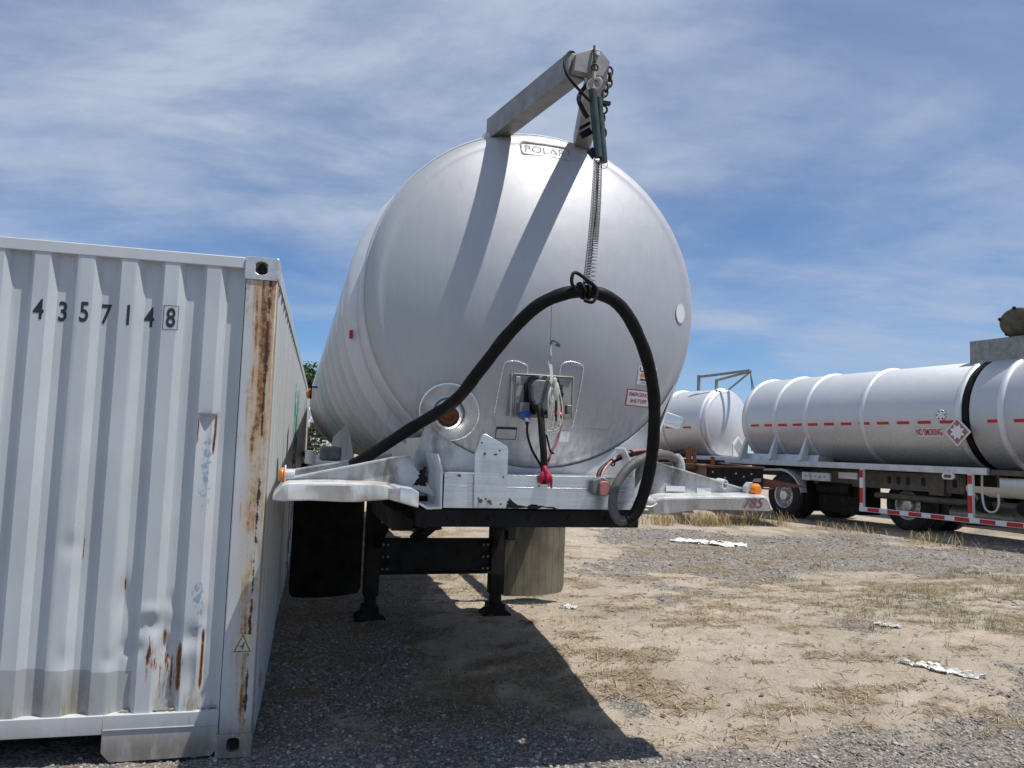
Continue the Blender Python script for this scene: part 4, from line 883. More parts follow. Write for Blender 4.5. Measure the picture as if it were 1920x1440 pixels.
for (x0, x1, z0, z1) in ((-1.165, -0.545, 0.285, 1.16), (0.715, 1.362, 0.262, 1.16)):
    uc_ = (x0 + x1) / 2; hw = (x1 - x0) / 2; m = MB(); V = []; nn = 24; kk = 20
    for side_ in (0, 0.010):
        for j_ in range(kk + 1):
            for i_ in range(nn + 1):
                q = -1 + 2 * i_ / nn; zb_ = z0 + (0.0 if abs(q) < 0.86 else 0.05 * (1 - sqrt(max(0, 1 - ((abs(q) - 0.86) / 0.14) ** 2)))) + 0.012 * q
                z_ = zb_ + (z1 - zb_) * j_ / kk; V.append((uc_ + hw * q * 0.985, 3.33 + side_ + 0.11 * q * q + 0.012 * sin(3 * z_ + q), z_))
    N_ = (nn + 1) * (kk + 1)
    F_ = [(j_ * (nn + 1) + i_, j_ * (nn + 1) + i_ + 1, (j_ + 1) * (nn + 1) + i_ + 1, (j_ + 1) * (nn + 1) + i_) for j_ in range(kk) for i_ in range(nn)]
    F_ += [tuple(N_ + q for q in f[::-1]) for f in F_]
    F_ += [(i_, N_ + i_, N_ + i_ + 1, i_ + 1) for i_ in range(nn)] + [(j_ * (nn + 1) + e, (j_ + 1) * (nn + 1) + e, N_ + (j_ + 1) * (nn + 1) + e, N_ + j_ * (nn + 1) + e) for j_ in range(kk) for e in (0, nn)]
    fp = m.add(V, F_).build('mud_flap', 'flap' if x0 > 0 else 'flap_shaded', TK)  # left flap takes the copy with shade put into its colour
    MB().beam((x0, 3.35, z1), (x1, 3.35, z1), 0.05, 0.06).build('flap_hanger', 'black', fp)
def wheel(parent, c, side=1, w=0.26, r=0.505, name='wheel'):
    """c = centre of outer face; side: direction (local x) the outer face looks"""
    cx_, cy_, cz_ = c; ax = (side, 0, 0)
    m = MB()
    for k in range(10):
        a = 2 * pi * k / 10; m.cyl((cx_ - side * 0.095, cy_ + 0.165 * cos(a), cz_ + 0.165 * sin(a)), (cx_ - side * 0.07, cy_ + 0.165 * cos(a), cz_ + 0.165 * sin(a)), 0.017, n=6)
    rim_ = m.lathe([(0.285, 0.0), (0.282, -0.015), (0.262, -0.02), (0.255, -0.08), (0.235, -0.13), (0.12, -0.10), (0.115, -0.02), (0.10, 0.0), (0.0, 0.004)], c, ax, 36).build(name, 'rim', parent, ang=40)
    MB().lathe([(0.285, 0.0), (0.30, 0.012), (0.38, 0.022), (0.45, 0.008), (0.49, -0.015), (r, -0.04), (r, -w + 0.04), (0.49, -w + 0.015), (0.45, -w - 0.005), (0.30, -w)], c, ax, 48).build('tyre', 'rubber', rim_, ang=40)
    return rim_
for v_ in (9.2, 10.5):
    z_ = G(-2.7, 13.5) + 0.50
    for s_ in (-1, 1):
        wheel(TK, (0.05 + s_ * 1.20, v_, z_), s_); wheel(TK, (0.05 + s_ * 0.88, v_, z_), s_)
    MB().cyl((-0.9, v_, z_), (1.0, v_, z_), 0.07, n=12).build('axle', 'black', TK)
# equipment seen behind the left wing
MB().box((-1.02, 1.46, 1.500), (-0.885, 1.60, 1.592)).build('meter_housing', 'grey', TK, bevel=0.018)
MB().box((-1.035, 1.44, 1.475), (-0.87, 1.64, 1.50)).cyl((-1.07, 1.75, 1.47), (-1.07, 1.75, 1.56), 0.035, n=14).build('equipment_shelf', 'white', TK, bevel=0.004)
MB().prism([(-0.86, 1.42), (-0.93, 1.50), (-0.90, 1.66), (-0.80, 1.76), (-0.72, 1.42)], FR, 2.35, 2.37).build('hose_guard', 'alu', TK)
for s_ in (-1, 1): MB().box((UC + s_ * 1.06 - .05, 2.6, 1.36), (UC + s_ * 1.06 + .05, 11.3, 1.46)).build('side_rail', 'railw', TK, bevel=0.004)
# square tube sticking out at the right side
h_ = MB().beam((0.80, 0.62, 1.87), (1.05, 0.60, 1.80), 0.07, 0.075).build('tube_holder', 'bright', TK, bevel=0.006)
MB().beam((0.795, 0.615, 1.872), (0.803, 0.614, 1.870), 0.052, 0.056).build('opening', 'dark', h_)
MB().prism([(0.86, 1.72), (0.84, 1.62), (0.88, 1.60), (0.92, 1.75)], FR, 0.60, 0.61).build('holder_strut', 'white', TK)
# small round pipe end on the wing
MB().lathe([(0.018, 0.03), (0.018, 0.0), (0.026, 0.0), (0.028, 0.02), (0.028, 0.05), (0.020, 0.06), (0.020, 0.22)], (1.06, 0.10, 1.462), (-0.35, 0.9, 0.1), 20).cyl((0.98, 0.32, 1.49), (0.70, 1.0, 1.52), 0.02, n=16).build('vent_pipe', 'grime_shade_white', TK)
# gantry: two square arms and folded tip plate
TPV = -0.40
for (ba, ta) in (((-0.190, 0.50, 3.392), (-0.010, TPV + 0.05, 3.395)), ((0.335, 0.50, 3.385), (0.095, TPV + 0.05, 3.395))):
    MB().beam(ba, ta, 0.092, 0.125, ends=(0.092, 0.115)).build('gantry_arm', 'armalu', TK, bevel=0.003)
tp = MB(); outl = [(-0.040, 3.345), (-0.032, 3.425), (0.055, 3.468), (0.092, 3.462), (0.137, 3.415), (0.100, 3.340)]
tp.prism(outl, FR, TPV, TPV + 0.045)
tp.add([(0.137, TPV, 3.415), (0.100, TPV, 3.340), (0.150, TPV + .12, 3.345), (0.150, TPV + 0.12, 3.42)], [(0, 1, 2, 3)])
tip = tp.build('gantry_tip', 'armalu', TK, bevel=0.002)
MB().cyl((0.072, TPV - 0.012, 3.440), (0.072, TPV + 0.01, 3.440), 0.009, n=6).build('bolt', 'weld', tip)
# saddle joining arms to the tank top
MB().box((-0.26, 0.44, 3.28), (-0.12, 0.60, 3.355)).build('arm_saddle', 'alu_white', TK); MB().box((0.265, 0.44, 3.28), (0.405, 0.60, 3.35)).build('arm_saddle', 'alu_white', TK)

# ---- things hung on the tanker: same frame through an Empty each
def hung(name, label, cat): return thing(name, label, cat, (0.1667, 3.774, 0), radians(15.5))
HS = hung('unloading_hose', 'thick black hose arching in front of the tank head and ending in a grey loop', 'hose')
P_ = [(-0.888, 0.420, 1.505), (-0.790, 0.360, 1.573), (-0.623, 0.240, 1.699), (-0.444, 0.080, 1.833), (-0.349, -0.060, 1.982), (-0.243, -0.220, 2.158), (-0.128, -0.330, 2.280), (0.044, -0.380, 2.335), (0.222, -0.360, 2.292), (0.369, -0.300, 2.129), (0.459, -0.240, 1.937), (0.490, -0.200, 1.745), (0.495, -0.150, 1.539), (0.462, -0.120, 1.372), (0.425, -0.110, 1.305), (0.395, -0.105, 1.290)]
cp = catmull(P_, 10); rr_ = [0.0295 + 0.0012 * sin(i * 0.9) * sin(i * 0.23) + 0.0006 * (i % 2) for i in range(len(cp))]
hm = MB().tube(cp, rr_, 16).build('hose_sleeve', 'hose', HS, ang=60)
MB().tube(catmull([(0.413, -0.105, 1.297), (0.362, -0.105, 1.287), (0.33, -0.1, 1.334), (0.337, -0.085, 1.416), (0.374, -0.075, 1.488), (0.436, -0.06, 1.55), (0.538, -0.02, 1.596), (0.701, 0.08, 1.61), (0.809, 0.16, 1.575)], 9), 0.0235, 14).build('hose_end', 'hosegrey', HS, ang=60)
MB().tube(catmull([(0.789, 0.15, 1.593), (0.809, 0.16, 1.575), (0.8210000000000001, 0.17, 1.545), (0.8210000000000001, 0.175, 1.5)], 5), 0.033, 18).torus((0.8210000000000001, 0.175, 1.5), (0, 0, 1), 0.034, 0.006, 20, 6).build('hose_coupling', 'grime_shade_white', HS, ang=50)
m = MB()
for i, r_ in enumerate((0.036, 0.040, 0.034)): m.torus((0.03 + 0.022 * i, -0.382, 2.335), (0.85, 0.1, 0.35 - 0.25 * i), r_, 0.006, 20, 6)
m.tube(catmull([(0.0, -0.40, 2.33), (-0.03, -0.42, 2.36), (-0.02, -0.42, 2.405), (0.03, -0.41, 2.39), (0.09, -0.42, 2.34), (0.07, -0.43, 2.28), (0.03, -0.42, 2.285)], 5), 0.008, 6)
m.build('lashing', 'black', HS)
SP = hung('spring_hanger', 'pair of sleeved rods and long coil springs hanging from the gantry tip', 'spring hanger')
MB().tube(catmull([(0.054, TPV - 0.008, 3.475), (0.052, TPV - 0.012, 3.43), (0.056, TPV - 0.01, 3.38), (0.054, TPV - 0.012, 3.335)], 4), 0.0055, 6).torus((0.054, TPV - 0.02, 3.365), (0, 1, 0.2), 0.015, 0.004, 14, 6).build('rusty_hook', 'chain', SP)
m = MB()
for i in range(4): m.torus((0.050 + 0.006 * i, TPV - 0.02, 3.282 + 0.004 * i), (0.5 + 0.3 * i, 1, 0.1 * i), 0.030 - 0.002 * i, 0.0042, 18, 6)
m.tube([(0.054, TPV - .02, 3.345), (0.052, TPV - .02, 3.31)], 0.007, 6)
m.build('rope_loop', 'rope', SP)
for (a, b) in (((0.046, -0.415, 3.260), (0.086, -0.410, 2.950)), ((0.088, -0.385, 3.240), (0.122, -0.385, 2.940))):
    s0 = MB().tube([a, tuple(a[i] * .5 + b[i] * .5 for i in range(3)), b], 0.0185, 14).build('spring_sleeve', 'sleeve', SP)
    MB().tube(catmull([(b[0] - .014, b[1], b[2] + .004), (b[0] - .02, b[1] - .003, b[2] - 0.014), (b[0], b[1], b[2] - 0.03), (b[0] + .02, b[1] + .002, b[2] - 0.012), (b[0] + .014, b[1], b[2] + .004)], 4), 0.0015, 5).build('wire_hook', 'spring', s0)
def coil(p0, p1, r, turns, wr=0.0016, stretch=0.0):
    p0, p1 = Vector(p0), Vector(p1); ax = (p1 - p0).normalized(); x = ax.orthogonal().normalized(); y = ax.cross(x); N = turns * 12; pts = []
    for i in range(N + 1):
        t = i / N; tt = t if stretch == 0 else (t + stretch * max(0, t - 0.78) ** 2 * 6) / (1 + stretch * 0.0484 * 6)
        a = 2 * pi * turns * t; sag = 0.006 * sin(pi * t)
        pts.append(p0.lerp(p1, tt) + x * (r * cos(a)) + y * (r * sin(a)) + Vector((sag, 0, 0)))
    m = MB(); m.tube(pts, wr, 5); return m
coil((0.080, -0.405, 2.940), (0.050, -0.385, 2.372), 0.0135, 78).build('coil_spring', 'spring', SP, ang=80, fix=False)
coil((0.096, -0.395, 2.940), (0.082, -0.382, 2.380), 0.0135, 62, stretch=0.7).build('coil_spring', 'spring', SP, ang=80, fix=False)
# chain and straps
CHN = hung('hanging_chain', 'rusty chain draped down the right side of the gantry tip', 'chain')
pts = catmull([(0.168, TPV + .08, 3.445), (0.166, -.33, 3.385), (0.156, -.34, 3.33), (0.128, -.35, 3.275), (0.110, -.36, 3.225), (0.118, -.36, 3.17), (0.128, -.36, 3.09)], 12)
dist = 0; last = 0; li = 0; m = None
for i in range(1, len(pts)):
    dist += (pts[i] - pts[i - 1]).length
    if dist - last > 0.030:
        last = dist; t = (pts[i] - pts[i - 1]).normalized(); sx_ = t.cross(Vector((0, 1, 0))).normalized() if li % 2 == 0 else Vector((0, 1, 0)); li += 1
        loop = [pts[i] + t * (0.022 * cos(a * pi / 7)) + sx_ * (0.013 * sin(a * pi / 7)) for a in range(14)]
        MB().tube(loop, 0.0052, 6, True).build('link', 'chain', CHN)
MB().box((0.10, -0.375, 3.225), (0.155, -0.355, 3.240)).torus((0.12, -0.365, 3.20), (0.2, 1, 0), 0.02, 0.005, 14, 6).build('shackle', 'black', CHN)
STR = hung('rubber_strap', 'black strap looped around the left gantry arm just behind its tip', 'strap')
MB().tube(catmull([(0.0, TPV + .1, 3.455), (-0.022, -0.34, 3.462), (-0.056, -0.37, 3.442), (-0.094, -0.42, 3.369), (-0.089, -0.44, 3.303), (-0.042, -0.44, 3.251), (0.031, -0.425, 3.201)], 6), 0.0065, 8).build('strap', 'hose', STR)
MB().tube(catmull([(0.055, -0.33, 3.33), (0.009, -0.36, 3.262), (-0.006, -0.385, 3.213), (0.020, -0.385, 3.165), (0.04, -.385, 3.14)], 6), 0.011, 6).build('strap_tail', 'hose', STR)
MB().beam((0.005, -0.38, 3.085), (0.05, -0.38, 3.118), 0.015, 0.014).build('strap_end', 'hose', STR)
MB().beam((0.012, -0.38, 3.052), (0.055, -0.38, 3.082), 0.02, 0.032).build('strap_end', 'hose', STR)
MB().beam((0.045, -0.40, 2.985), (0.075, -0.40, 2.955), 0.03, 0.025).build('strap_end', 'hose', STR)
# frayed rope, thin wire and the red rag on the docking plate
RP = hung('frayed_rope', 'frayed off-white rope hanging on a thin wire in front of the connector box', 'rope')
MB().tube([(0.040, -0.34, 2.30), (0.044, -0.10, 2.22), (0.046, 0.085, 2.153)], 0.0012, 4).build('wire', 'spring', RP) if False else MB().tube([(0.032, 0.045, 2.40), (0.045, 0.080, 2.153)], 0.0013, 4).build('wire', 'spring', RP)
m = MB(); rs = np.random.RandomState(8)
for k in range(9):
    o_ = rs.randn(8) * 0.004
    m.tube(catmull([(0.045, 0.08, 2.155 - .003 * k), (0.043 + o_[0], 0.06, 2.05), (0.040 + o_[1], 0.03, 1.965), (0.038 + o_[2] * 3, 0.0, 1.88), (0.033 + o_[3] * 2, 0.0, 1.77), (0.04 + o_[4] * 3, 0.0, 1.70 + o_[5]), (0.065 + o_[6] * 2, 0.0, 1.72 + o_[5]), (0.072 + o_[7] * 2, 0.0, 1.82), (0.055 + o_[1] * 2, 0.01, 1.95)][:9 if k < 4 else 5], 4), 0.0035, 5)
m.ball((0.056, 0.0, 1.905), 0.018, 10, (0.9, 0.5, 2.6)); m.ball((0.05, 0.01, 1.955), 0.013, 8, (1, .6, 1.7))
m.build('rope_strands', 'rope', RP)
MB().tube(catmull([(0.045, 0.08, 2.15), (0.05, 0.06, 2.165), (0.07, 0.04, 2.155), (0.078, 0.04, 2.137), (0.06, 0.05, 2.145)], 4), 0.006, 6).build('rope_knot', 'grey', RP)
RG = hung('red_rag', 'red rag tied round the cables above the nose plate', 'rag')
rs = np.random.RandomState(3); m = MB()
m.tube(catmull([(0.0, -0.012, 1.535), (0.004, -0.022, 1.515), (0.006, -0.022, 1.50)], 4), [0.012] * 9, 8)
for (dx, dz, w_) in ((-0.022, 0, 0.013), (0.010, 0, 0.014), (0.028, -0.02, 0.012)):
    m.tube(catmull([(0.004, -0.012, 1.52), (0.004 + dx * .7, -0.02, 1.49), (0.006 + dx, -0.018, 1.465), (0.008 + dx * 1.1, -0.016, 1.450 + dz)], 4), [w_ * (.6 + .5 * sin(i / 3)) for i in range(13)], 7)
m.build('knotted_cloth', 'red', RG, ang=30)

# ================================================================ the other tank trailers
RED, WHT = 'tapered', 'tapewhite'
def big_trailer(name, label, loc, rz, full=True, group=None):
    T = thing(name, label, 'tanker trailer', loc, rz, group)
    uc, zc, rad = 1.05, 2.24, 1.0     # heights above local ground
    m = MB(); shell(m, uc, zc, [(rad, 0.0), (rad, -5.62), (rad - .03, -5.66), (rad - .03, -5.78), (rad + .012, -5.82), (rad + .012, -11.0)], 96); m.build('tank_shell', 'alu', T, ang=50)
    m = MB(); head(m, uc, zc, rad, 0.0, -1); m.build('far_head', 'alu_head', T, ang=60)
    m = MB(); head(m, uc, zc, rad, -11.0, 1); m.build('near_head', 'alu_head', T, ang=60)
    for v in (-0.06, -1.05, -1.99, -3.51, -6.36, -8.2, -10.9): ring(T, uc, zc, rad + (.012 if v < -6 else 0), v, 0.13, 0.038)
    m = MB(); shell(m, uc, zc, [(rad - 0.05, -5.66), (rad + 0.004, -5.665), (rad + 0.004, -5.775), (rad - 0.05, -5.78)], 96); m.build('rubber_band', 'hose', T)
    m = MB(); shell(m, uc, zc, [(rad, -5.55), (rad + .028, -5.56), (rad + .03, -5.63), (rad, -5.655)], 96); m.build('ring', 'alu_white', T)
    th = lambda z: uc - sqrt(max(0, (rad + 0.004) ** 2 - (z - zc) ** 2))
    for i in range(24):
        v1 = -0.28 - 0.45 * i
        if any(abs(v1 - 0.13 - r_) < 0.10 for r_ in (-1.05, -1.99, -3.51)): pass
        for (a, b, mt) in ((v1, v1 - 0.27, RED), (v1 - 0.27, v1 - 0.45, 'alu_white')):
            dv = 0.010 if b < -5.8 else 0.0
            if a > -5.85 and b < -5.6: continue
            if mt == RED: MB().add([(th(z) - 0.002 - dv, v, z) for z in (2.055, 2.11) for v in (a, b)], [(0, 1, 3, 2)]).build('reflective_tape', mt, T, fix=False)
    rl = MB().box((-0.03, -6.15, 1.165), (0.05, 0.55, 1.285)).build('side_rail', 'railw', T, bevel=0.006)
    MB().box((0.05, -11, 1.17), (0.14, 0.5, 1.25)).box((0.2, -6.3, 1.20), (1.9, 0.3, 1.26)).build('deck', 'frame', T)
    # ring feet that flare down to the rail
    for v in (-0.06, -1.05, -1.99):
        m = MB(); m.beam((0.13, v, 1.80), (0.03, v + 0.04, 1.28), 0.07, 0.05, up=(0, 1, 0), ends=(0.22, 0.10)); m.build('ring_foot', 'alu_white', T, bevel=0.01)
    MB().prism([(0.10, 1.26), (0.16, 1.42), (0.6, 1.35), (0.6, 1.26)], lambda a, b, t: (a, t, b), -2.3, -0.02).build('saddle', 'railw', T)
    # chassis
    for x_ in (0.52, 1.50):
        MB().box((x_, -5.3, 0.92), (x_ + .08, 0.2, 1.16)).build('chassis_beam', 'frame', T)
    cb = MB().box((0.30, -5.5, 0.80), (0.36, -2.0, 1.14)).build('slotted_web', 'frame', T, bevel=0.004)
    for k in range(7):
        v_ = -3.95 - 0.21 * k - (0.12 if k > 2 else 0); MB().prism(rrect(v_ - 0.045, v_ + 0.045, 0.90, 1.06, 0.04, 4), lambda a, b, t: (t, a, b), 0.297, 0.30).build('slot', 'dark', cb)
    MB().box((0.27, -3.2, 0.95), (0.30, -2.72, 1.08)).build('data_plate', 'tapewhite', T)
    MB().cyl((0.35, -3.6, 0.66), (0.35, -9.5, 0.64), 0.062, n=16).build('discharge_pipe', 'frame', T, ang=50)
    for v_ in (-5.9, -6.6): MB().cyl((0.22, v_, 0.64), (0.48, v_, 0.64), 0.13, n=18).build('valve_body', 'black', T, bevel=0.01)
    MB().cyl((0.75, -5.0, 0.42), (0.75, -9, 0.42), 0.16, n=20).build('outlet_tube', 'beigeplate', T, ang=50)
    MB().tube(catmull([(0.10, -5.98, 1.20), (0.10, -5.98, 0.8), (0.10, -6.04, 0.58), (0.10, -6.18, 0.55), (0.10, -6.26, 0.66), (0.10, -6.26, 0.86)], 6), 0.018, 8).build('lever', 'railw', T)
    MB().box((0.25, -5.15, 0.75), (0.45, -4.85, 1.17)).build('support_post', 'frame', T)
    for (v_, r_) in ((-1.35, 1),):
        for s_ in (-1, 1):
            x_ = 0.0 if s_ < 0 else 2.1
            wheel(T, (x_ + (0.06 if s_ < 0 else -.06), v_, 0.50), s_); wheel(T, (x_ - s_ * 0.30 + (0.06 if s_ < 0 else -.06), v_, 0.50), s_)
        MB().cyl((0.3, v_, 0.5), (1.8, v_, 0.5), 0.07, n=12).build('axle', 'black', T)
    # third, lifted tyre set showing beneath the guard
    for x_, s_ in ((0.55, -1), (0.85, -1), (1.75, 1)): wheel(T, (x_, -4.15, 0.50), s_)
    MB().box((0.12, -2.0, 0.20), (0.60, -1.97, 0.86)).build('mud_flap', 'black', T); MB().box((0.34, -3.2, 0.22), (0.95, -2.1, 0.80)).build('battery_box', 'black', T, bevel=0.01)
    MB().cyl((0.30, -3.05, 0.72), (0.30, -2.2, 0.72), 0.13, n=20).build('air_tank', 'black', T, ang=50)
    MB().cyl((0.6, -4.15, 0.5), (1.8, -4.15, 0.5), 0.07, n=12).build('axle', 'black', T)
    MB().box((0.3, -4.2, 0.2), (1.8, -0.4, 0.22)).build('shadow_pan', 'black', T) if False else None
    # fender arch over the first wheel and row of brackets
    m = MB(); arc = [(-1.35 + 0.66 * cos(a), 0.54 + 0.62 * sin(a)) for a in [radians(t) for t in range(40, 196, 6)]]
    arc = [(-1.05 - 0.0 + 0.95 * (t), 1.06 + 0.03 * t) for t in (1.0, 0.5)] + [(-1.35 + 0.66 * cos(radians(t)), 0.50 + 0.60 * sin(radians(t))) for t in range(80, 176, 6)]
    V = []; 
    for (a, b) in arc: V += [(-0.06, a, b), (0.56, a, b)]
    m.add(V, [(2 * i, 2 * i + 1, 2 * i + 3, 2 * i + 2) for i in range(len(arc) - 1)]); V2 = [(-0.06, a, b) for a, b in arc] + [(-0.06, a, b - 0.05) for a, b in arc]; n = len(arc)
    m.add(V2, [(i, i + 1, n + i + 1, n + i) for i in range(n - 1)]); m.build('fender', 'railw', T, ang=60)
    fb = MB().box((-0.02, -2.75, 0.88), (0.04, -1.98, 1.05)).build('fender_brace', 'grime_shade_white', T, bevel=0.006)
    for k in range(5): MB().cyl((-0.028, -2.1 - 0.13 * k, 0.97), (-0.02, -2.1 - 0.13 * k, 0.97), 0.018, n=8).build('bolt', 'grey', fb)
    # side guard
    for v_ in (-3.57, -5.85, -8.1):
        gp = MB().box((-0.03, v_ - 0.045, 0.33), (0.03, v_ + 0.045, 1.165)).build('guard_post', 'tapewhite', T, bevel=0.003)
        for (z0, z1) in ((1.0, 1.15), (0.50, 0.80)): MB().box((-0.034, v_ - 0.04, z0), (-0.031, v_ + 0.04, z1)).build('reflective_tape', RED, gp, fix=False)
    gr_ = MB().box((-0.035, -11, 0.335), (0.02, -3.52, 0.425)).build('guard_rail', 'tapewhite', T, bevel=0.003)
    for k in range(16): MB().box((-0.038, -3.72 - 0.46 * k - 0.27, 0.345), (-0.036, -3.72 - 0.46 * k, 0.415)).build('reflective_tape', RED, gr_, fix=False)
    ml = MB().prism(rrect(-5.56, -5.34, 1.06, 1.17, 0.05), lambda a, b, t: (t, a, b), -0.05, 0.0).build('marker_light', 'tapewhite', T)
    MB().prism(rrect(-5.52, -5.38, 1.085, 1.145, 0.028), lambda a, b, t: (t, a, b), -0.06, -0.05).build('lens', 'redmetal', ml)
    # sign, placard, blind flange
    side = lambda v, z, off=0.004: (th(z) - off, v, z)
    s_ = MB().add([side(-4.70, 1.82), side(-5.26, 1.82), side(-5.26, 1.985), side(-4.70, 1.985)], [(0, 1, 2, 3)]).build('no_smoking_sign', 'stick', T, fix=False)
    V, F = textgeo('NO SMOKING', 0.12, bold=0.015); V[:, 0] *= 0.52 / V[:, 0].max()
    MB().add([side(-4.72 - a, 1.843 + b, 0.010) for a, b in V], F).build('lettering', 'redink', s_, smooth=False, fix=False)
    c_ = (-5.61, 1.90)
    pcd = MB().add([(0.0, c_[0], c_[1] - 0.26), (0.0, c_[0] - 0.25, c_[1]), (0.0, c_[0], c_[1] + 0.26), (0.0, c_[0] + 0.25, c_[1]), (0.02, c_[0], c_[1] - 0.26), (0.02, c_[0] - 0.25, c_[1]), (0.02, c_[0], c_[1] + 0.26), (0.02, c_[0] + 0.25, c_[1])], [(0, 1, 2, 3), (4, 7, 6, 5), (0, 4, 5, 1), (1, 5, 6, 2), (2, 6, 7, 3), (3, 7, 4, 0)]).build('placard', 'stick', T)
    MB().add([(-0.003, c_[0] + 0.21 * a, c_[1] + 0.22 * b) for a, b in ((0, -1), (-1, 0), (0, 1), (1, 0))], [(0, 1, 2, 3)]).build('placard_field', 'pink', pcd, fix=False)
    star = [((0.15 if k % 2 else 0.09) * cos(k * pi / 8), (0.15 if k % 2 else 0.09) * sin(k * pi / 8)) for k in range(16)]
    MB().add([(-0.006, c_[0] + a, c_[1] + b) for a, b in star], [tuple(range(16))]).build('placard_star', 'tapewhite', pcd, fix=False)
    bf = MB().lathe([(0.0, 0.03), (0.095, 0.03), (0.10, 0.02), (0.10, 0.0)], side(-5.28, 2.21, 0.0), (-1, 0, 0), 24).build('blind_flange', 'alu_white', T)
    for k in range(6): MB().cyl((th(2.21) - 0.03, -5.28 + 0.075 * cos(k * pi / 3), 2.21 + 0.075 * sin(k * pi / 3)), (th(2.21) - 0.036, -5.28 + 0.075 * cos(k * pi / 3), 2.21 + 0.075 * sin(k * pi / 3)), 0.014, n=8).build('bolt', 'ink', bf)
    # spill box with an open lid
    MB().box((0.72, -7.6, 3.16), (1.42, -5.36, 3.60)).build('spill_box', 'armalu', T, bevel=0.006)
    lid = MB().lathe([(0.0, 0.05), (0.30, 0.045), (0.33, 0.03), (0.33, 0.0), (0.0, 0.0)], (0.78, -6.28, 3.82), (-0.70, -0.25, -0.62), 28).build('manhole_lid', 'frame', T)
    for k in range(6):
        a = k * pi / 3 + 0.4; ax_ = Vector((-0.70, -0.25, -0.62)).normalized(); e1 = ax_.orthogonal().normalized(); c3 = Vector((0.76, -6.28, 3.82)) + (e1 * cos(a) + ax_.cross(e1) * sin(a)) * 0.32; MB().ball(c3, 0.035, 8).build('clamp', 'black', lid)
    return T
big_trailer('tanker_trailer', 'long silver tanker trailer at right with red dash tape and a NO SMOKING sign', (5.6, 18.7, 0.26), radians(24))
T5 = thing('tanker_trailer', 'tanker trailer hidden behind the NO SMOKING tanker, only tyres and white tanks showing', 'tanker trailer', (5.6 + 0.914 * 3.45 + 0.407 * 0.65, 18.7 + 0.407 * 3.45 - 0.914 * 0.65, 0.26), radians(24))
for v_ in (-1.25, -2.65):
    for s_, x_ in ((-1, 0.0), (1, 2.1)): wheel(T5, (x_, v_, 0.50), s_); wheel(T5, (x_ - s_ * 0.3, v_, 0.50), s_)
    MB().cyl((0.3, v_, 0.5), (1.8, v_, 0.5), 0.07, n=12).build('axle', 'black', T5)
m = MB(); shell(m, 1.05, 2.2, [(0.94, 0.0), (0.94, -9)], 64); head(m, 1.05, 2.2, 0.94, 0.0, -1); head(m, 1.05, 2.2, 0.94, -9.0, 1); m.build('tank_shell', 'alu', T5, ang=50)
MB().lathe([(0.0, 0.12), (0.14, 0.08), (0.21, 0.0), (0.23, -0.4), (0.21, -0.9), (0.22, -1.3), (0.15, -1.5), (0.0, -1.55)], (0.15, -2.7, 0.86), (0, 1, 0), 28).build('water_tank', 'tapewhite', T5, ang=60)
MB().lathe([(0.0, 0.06), (0.12, 0.03), (0.16, -0.1), (0.17, -0.5), (0.12, -0.62), (0.0, -0.65)], (0.15, -1.55, 0.92), (0, 1, 0), 24).build('water_tank', 'tapewhite', T5, ang=60)
MB().box((0.5, -9, 0.95), (0.58, 0.2, 1.15)).box((1.5, -9, 0.95), (1.58, 0.2, 1.15)).box((0.0, -9, 1.15), (2.1, 0.3, 1.22)).build('chassis_beam', 'frame', T5)

T3 = thing('tanker_trailer', 'distant silver tanker trailer with a gantry frame above its domed head, between two nearer tankers', 'tanker trailer', (6.05, 22.1, 0.26), radians(35))
m = MB(); shell(m, 0.55, 2.28, [(1.0, 0.32), (1.0, 11.0)], 80); m.build('tank_shell', 'alu', T3, ang=50)
m = MB(); head(m, 0.55, 2.28, 1.0, 0.32, 1); m.build('front_head', 'alu_white', T3, ang=60)
for v_ in (0.42, 1.9, 3.4, 5.2, 7.5, 10): ring(T3, 0.55, 2.28, 1.0, v_, 0.14, 0.05)
th3 = lambda z: 0.55 - sqrt(1.004 ** 2 - (z - 2.28) ** 2)
for i in range(12):
    MB().add([(th3(z) - 0.003, v, z) for z in (2.10, 2.155) for v in (0.75 + 0.7 * i, 1.05 + 0.7 * i)], [(0, 1, 3, 2)]).build('reflective_tape', RED, T3, fix=False)
m = MB().beam((0.10, 0.95, 3.25), (0.10, 0.95, 3.72), 0.07, 0.07, up=(0, 1, 0)); m.build('gantry_post', 'armalu', T3)
MB().beam((0.10, 0.95, 3.66), (0.55, -0.55, 3.80), 0.07, 0.07).beam((0.9, 0.95, 3.62), (0.60, -0.55, 3.78), 0.06, 0.06).beam((0.55, 0.2, 3.28), (0.57, -0.55, 3.76), 0.04, 0.04).build('gantry_arm', 'armalu', T3)
MB().beam((0.9, 0.95, 3.20), (0.9, 0.95, 3.65), 0.07, 0.07, up=(0, 1, 0)).build('gantry_post', 'armalu', T3)
MB().tube([(0.57, -0.55, 3.78), (0.50, -0.75, 2.6), (0.45, -0.7, 1.5)], 0.015, 6).tube([(0.60, -0.53, 3.76), (0.62, -0.8, 2.6), (0.60, -0.7, 2.2)], 0.015, 6).build('hanging_cable', 'grey', T3)
MB().box((-0.15, -0.50, 1.20), (1.25, 0.9, 1.32)).build('nose_plate', 'railw', T3, bevel=0.01)
MB().box((-0.4, -0.3, 1.08), (1.5, 1.5, 1.20)).box((-0.3, 1.5, 1.0), (1.4, 11, 1.2)).build('chassis_beam', 'black', T3)
ph = MB().prism([(-0.12, 1.32), (-0.12, 1.68), (0.12, 1.90), (0.36, 1.68), (0.36, 1.32)], FR, -0.52, -0.49).build('placard_holder', 'tapewhite', T3)
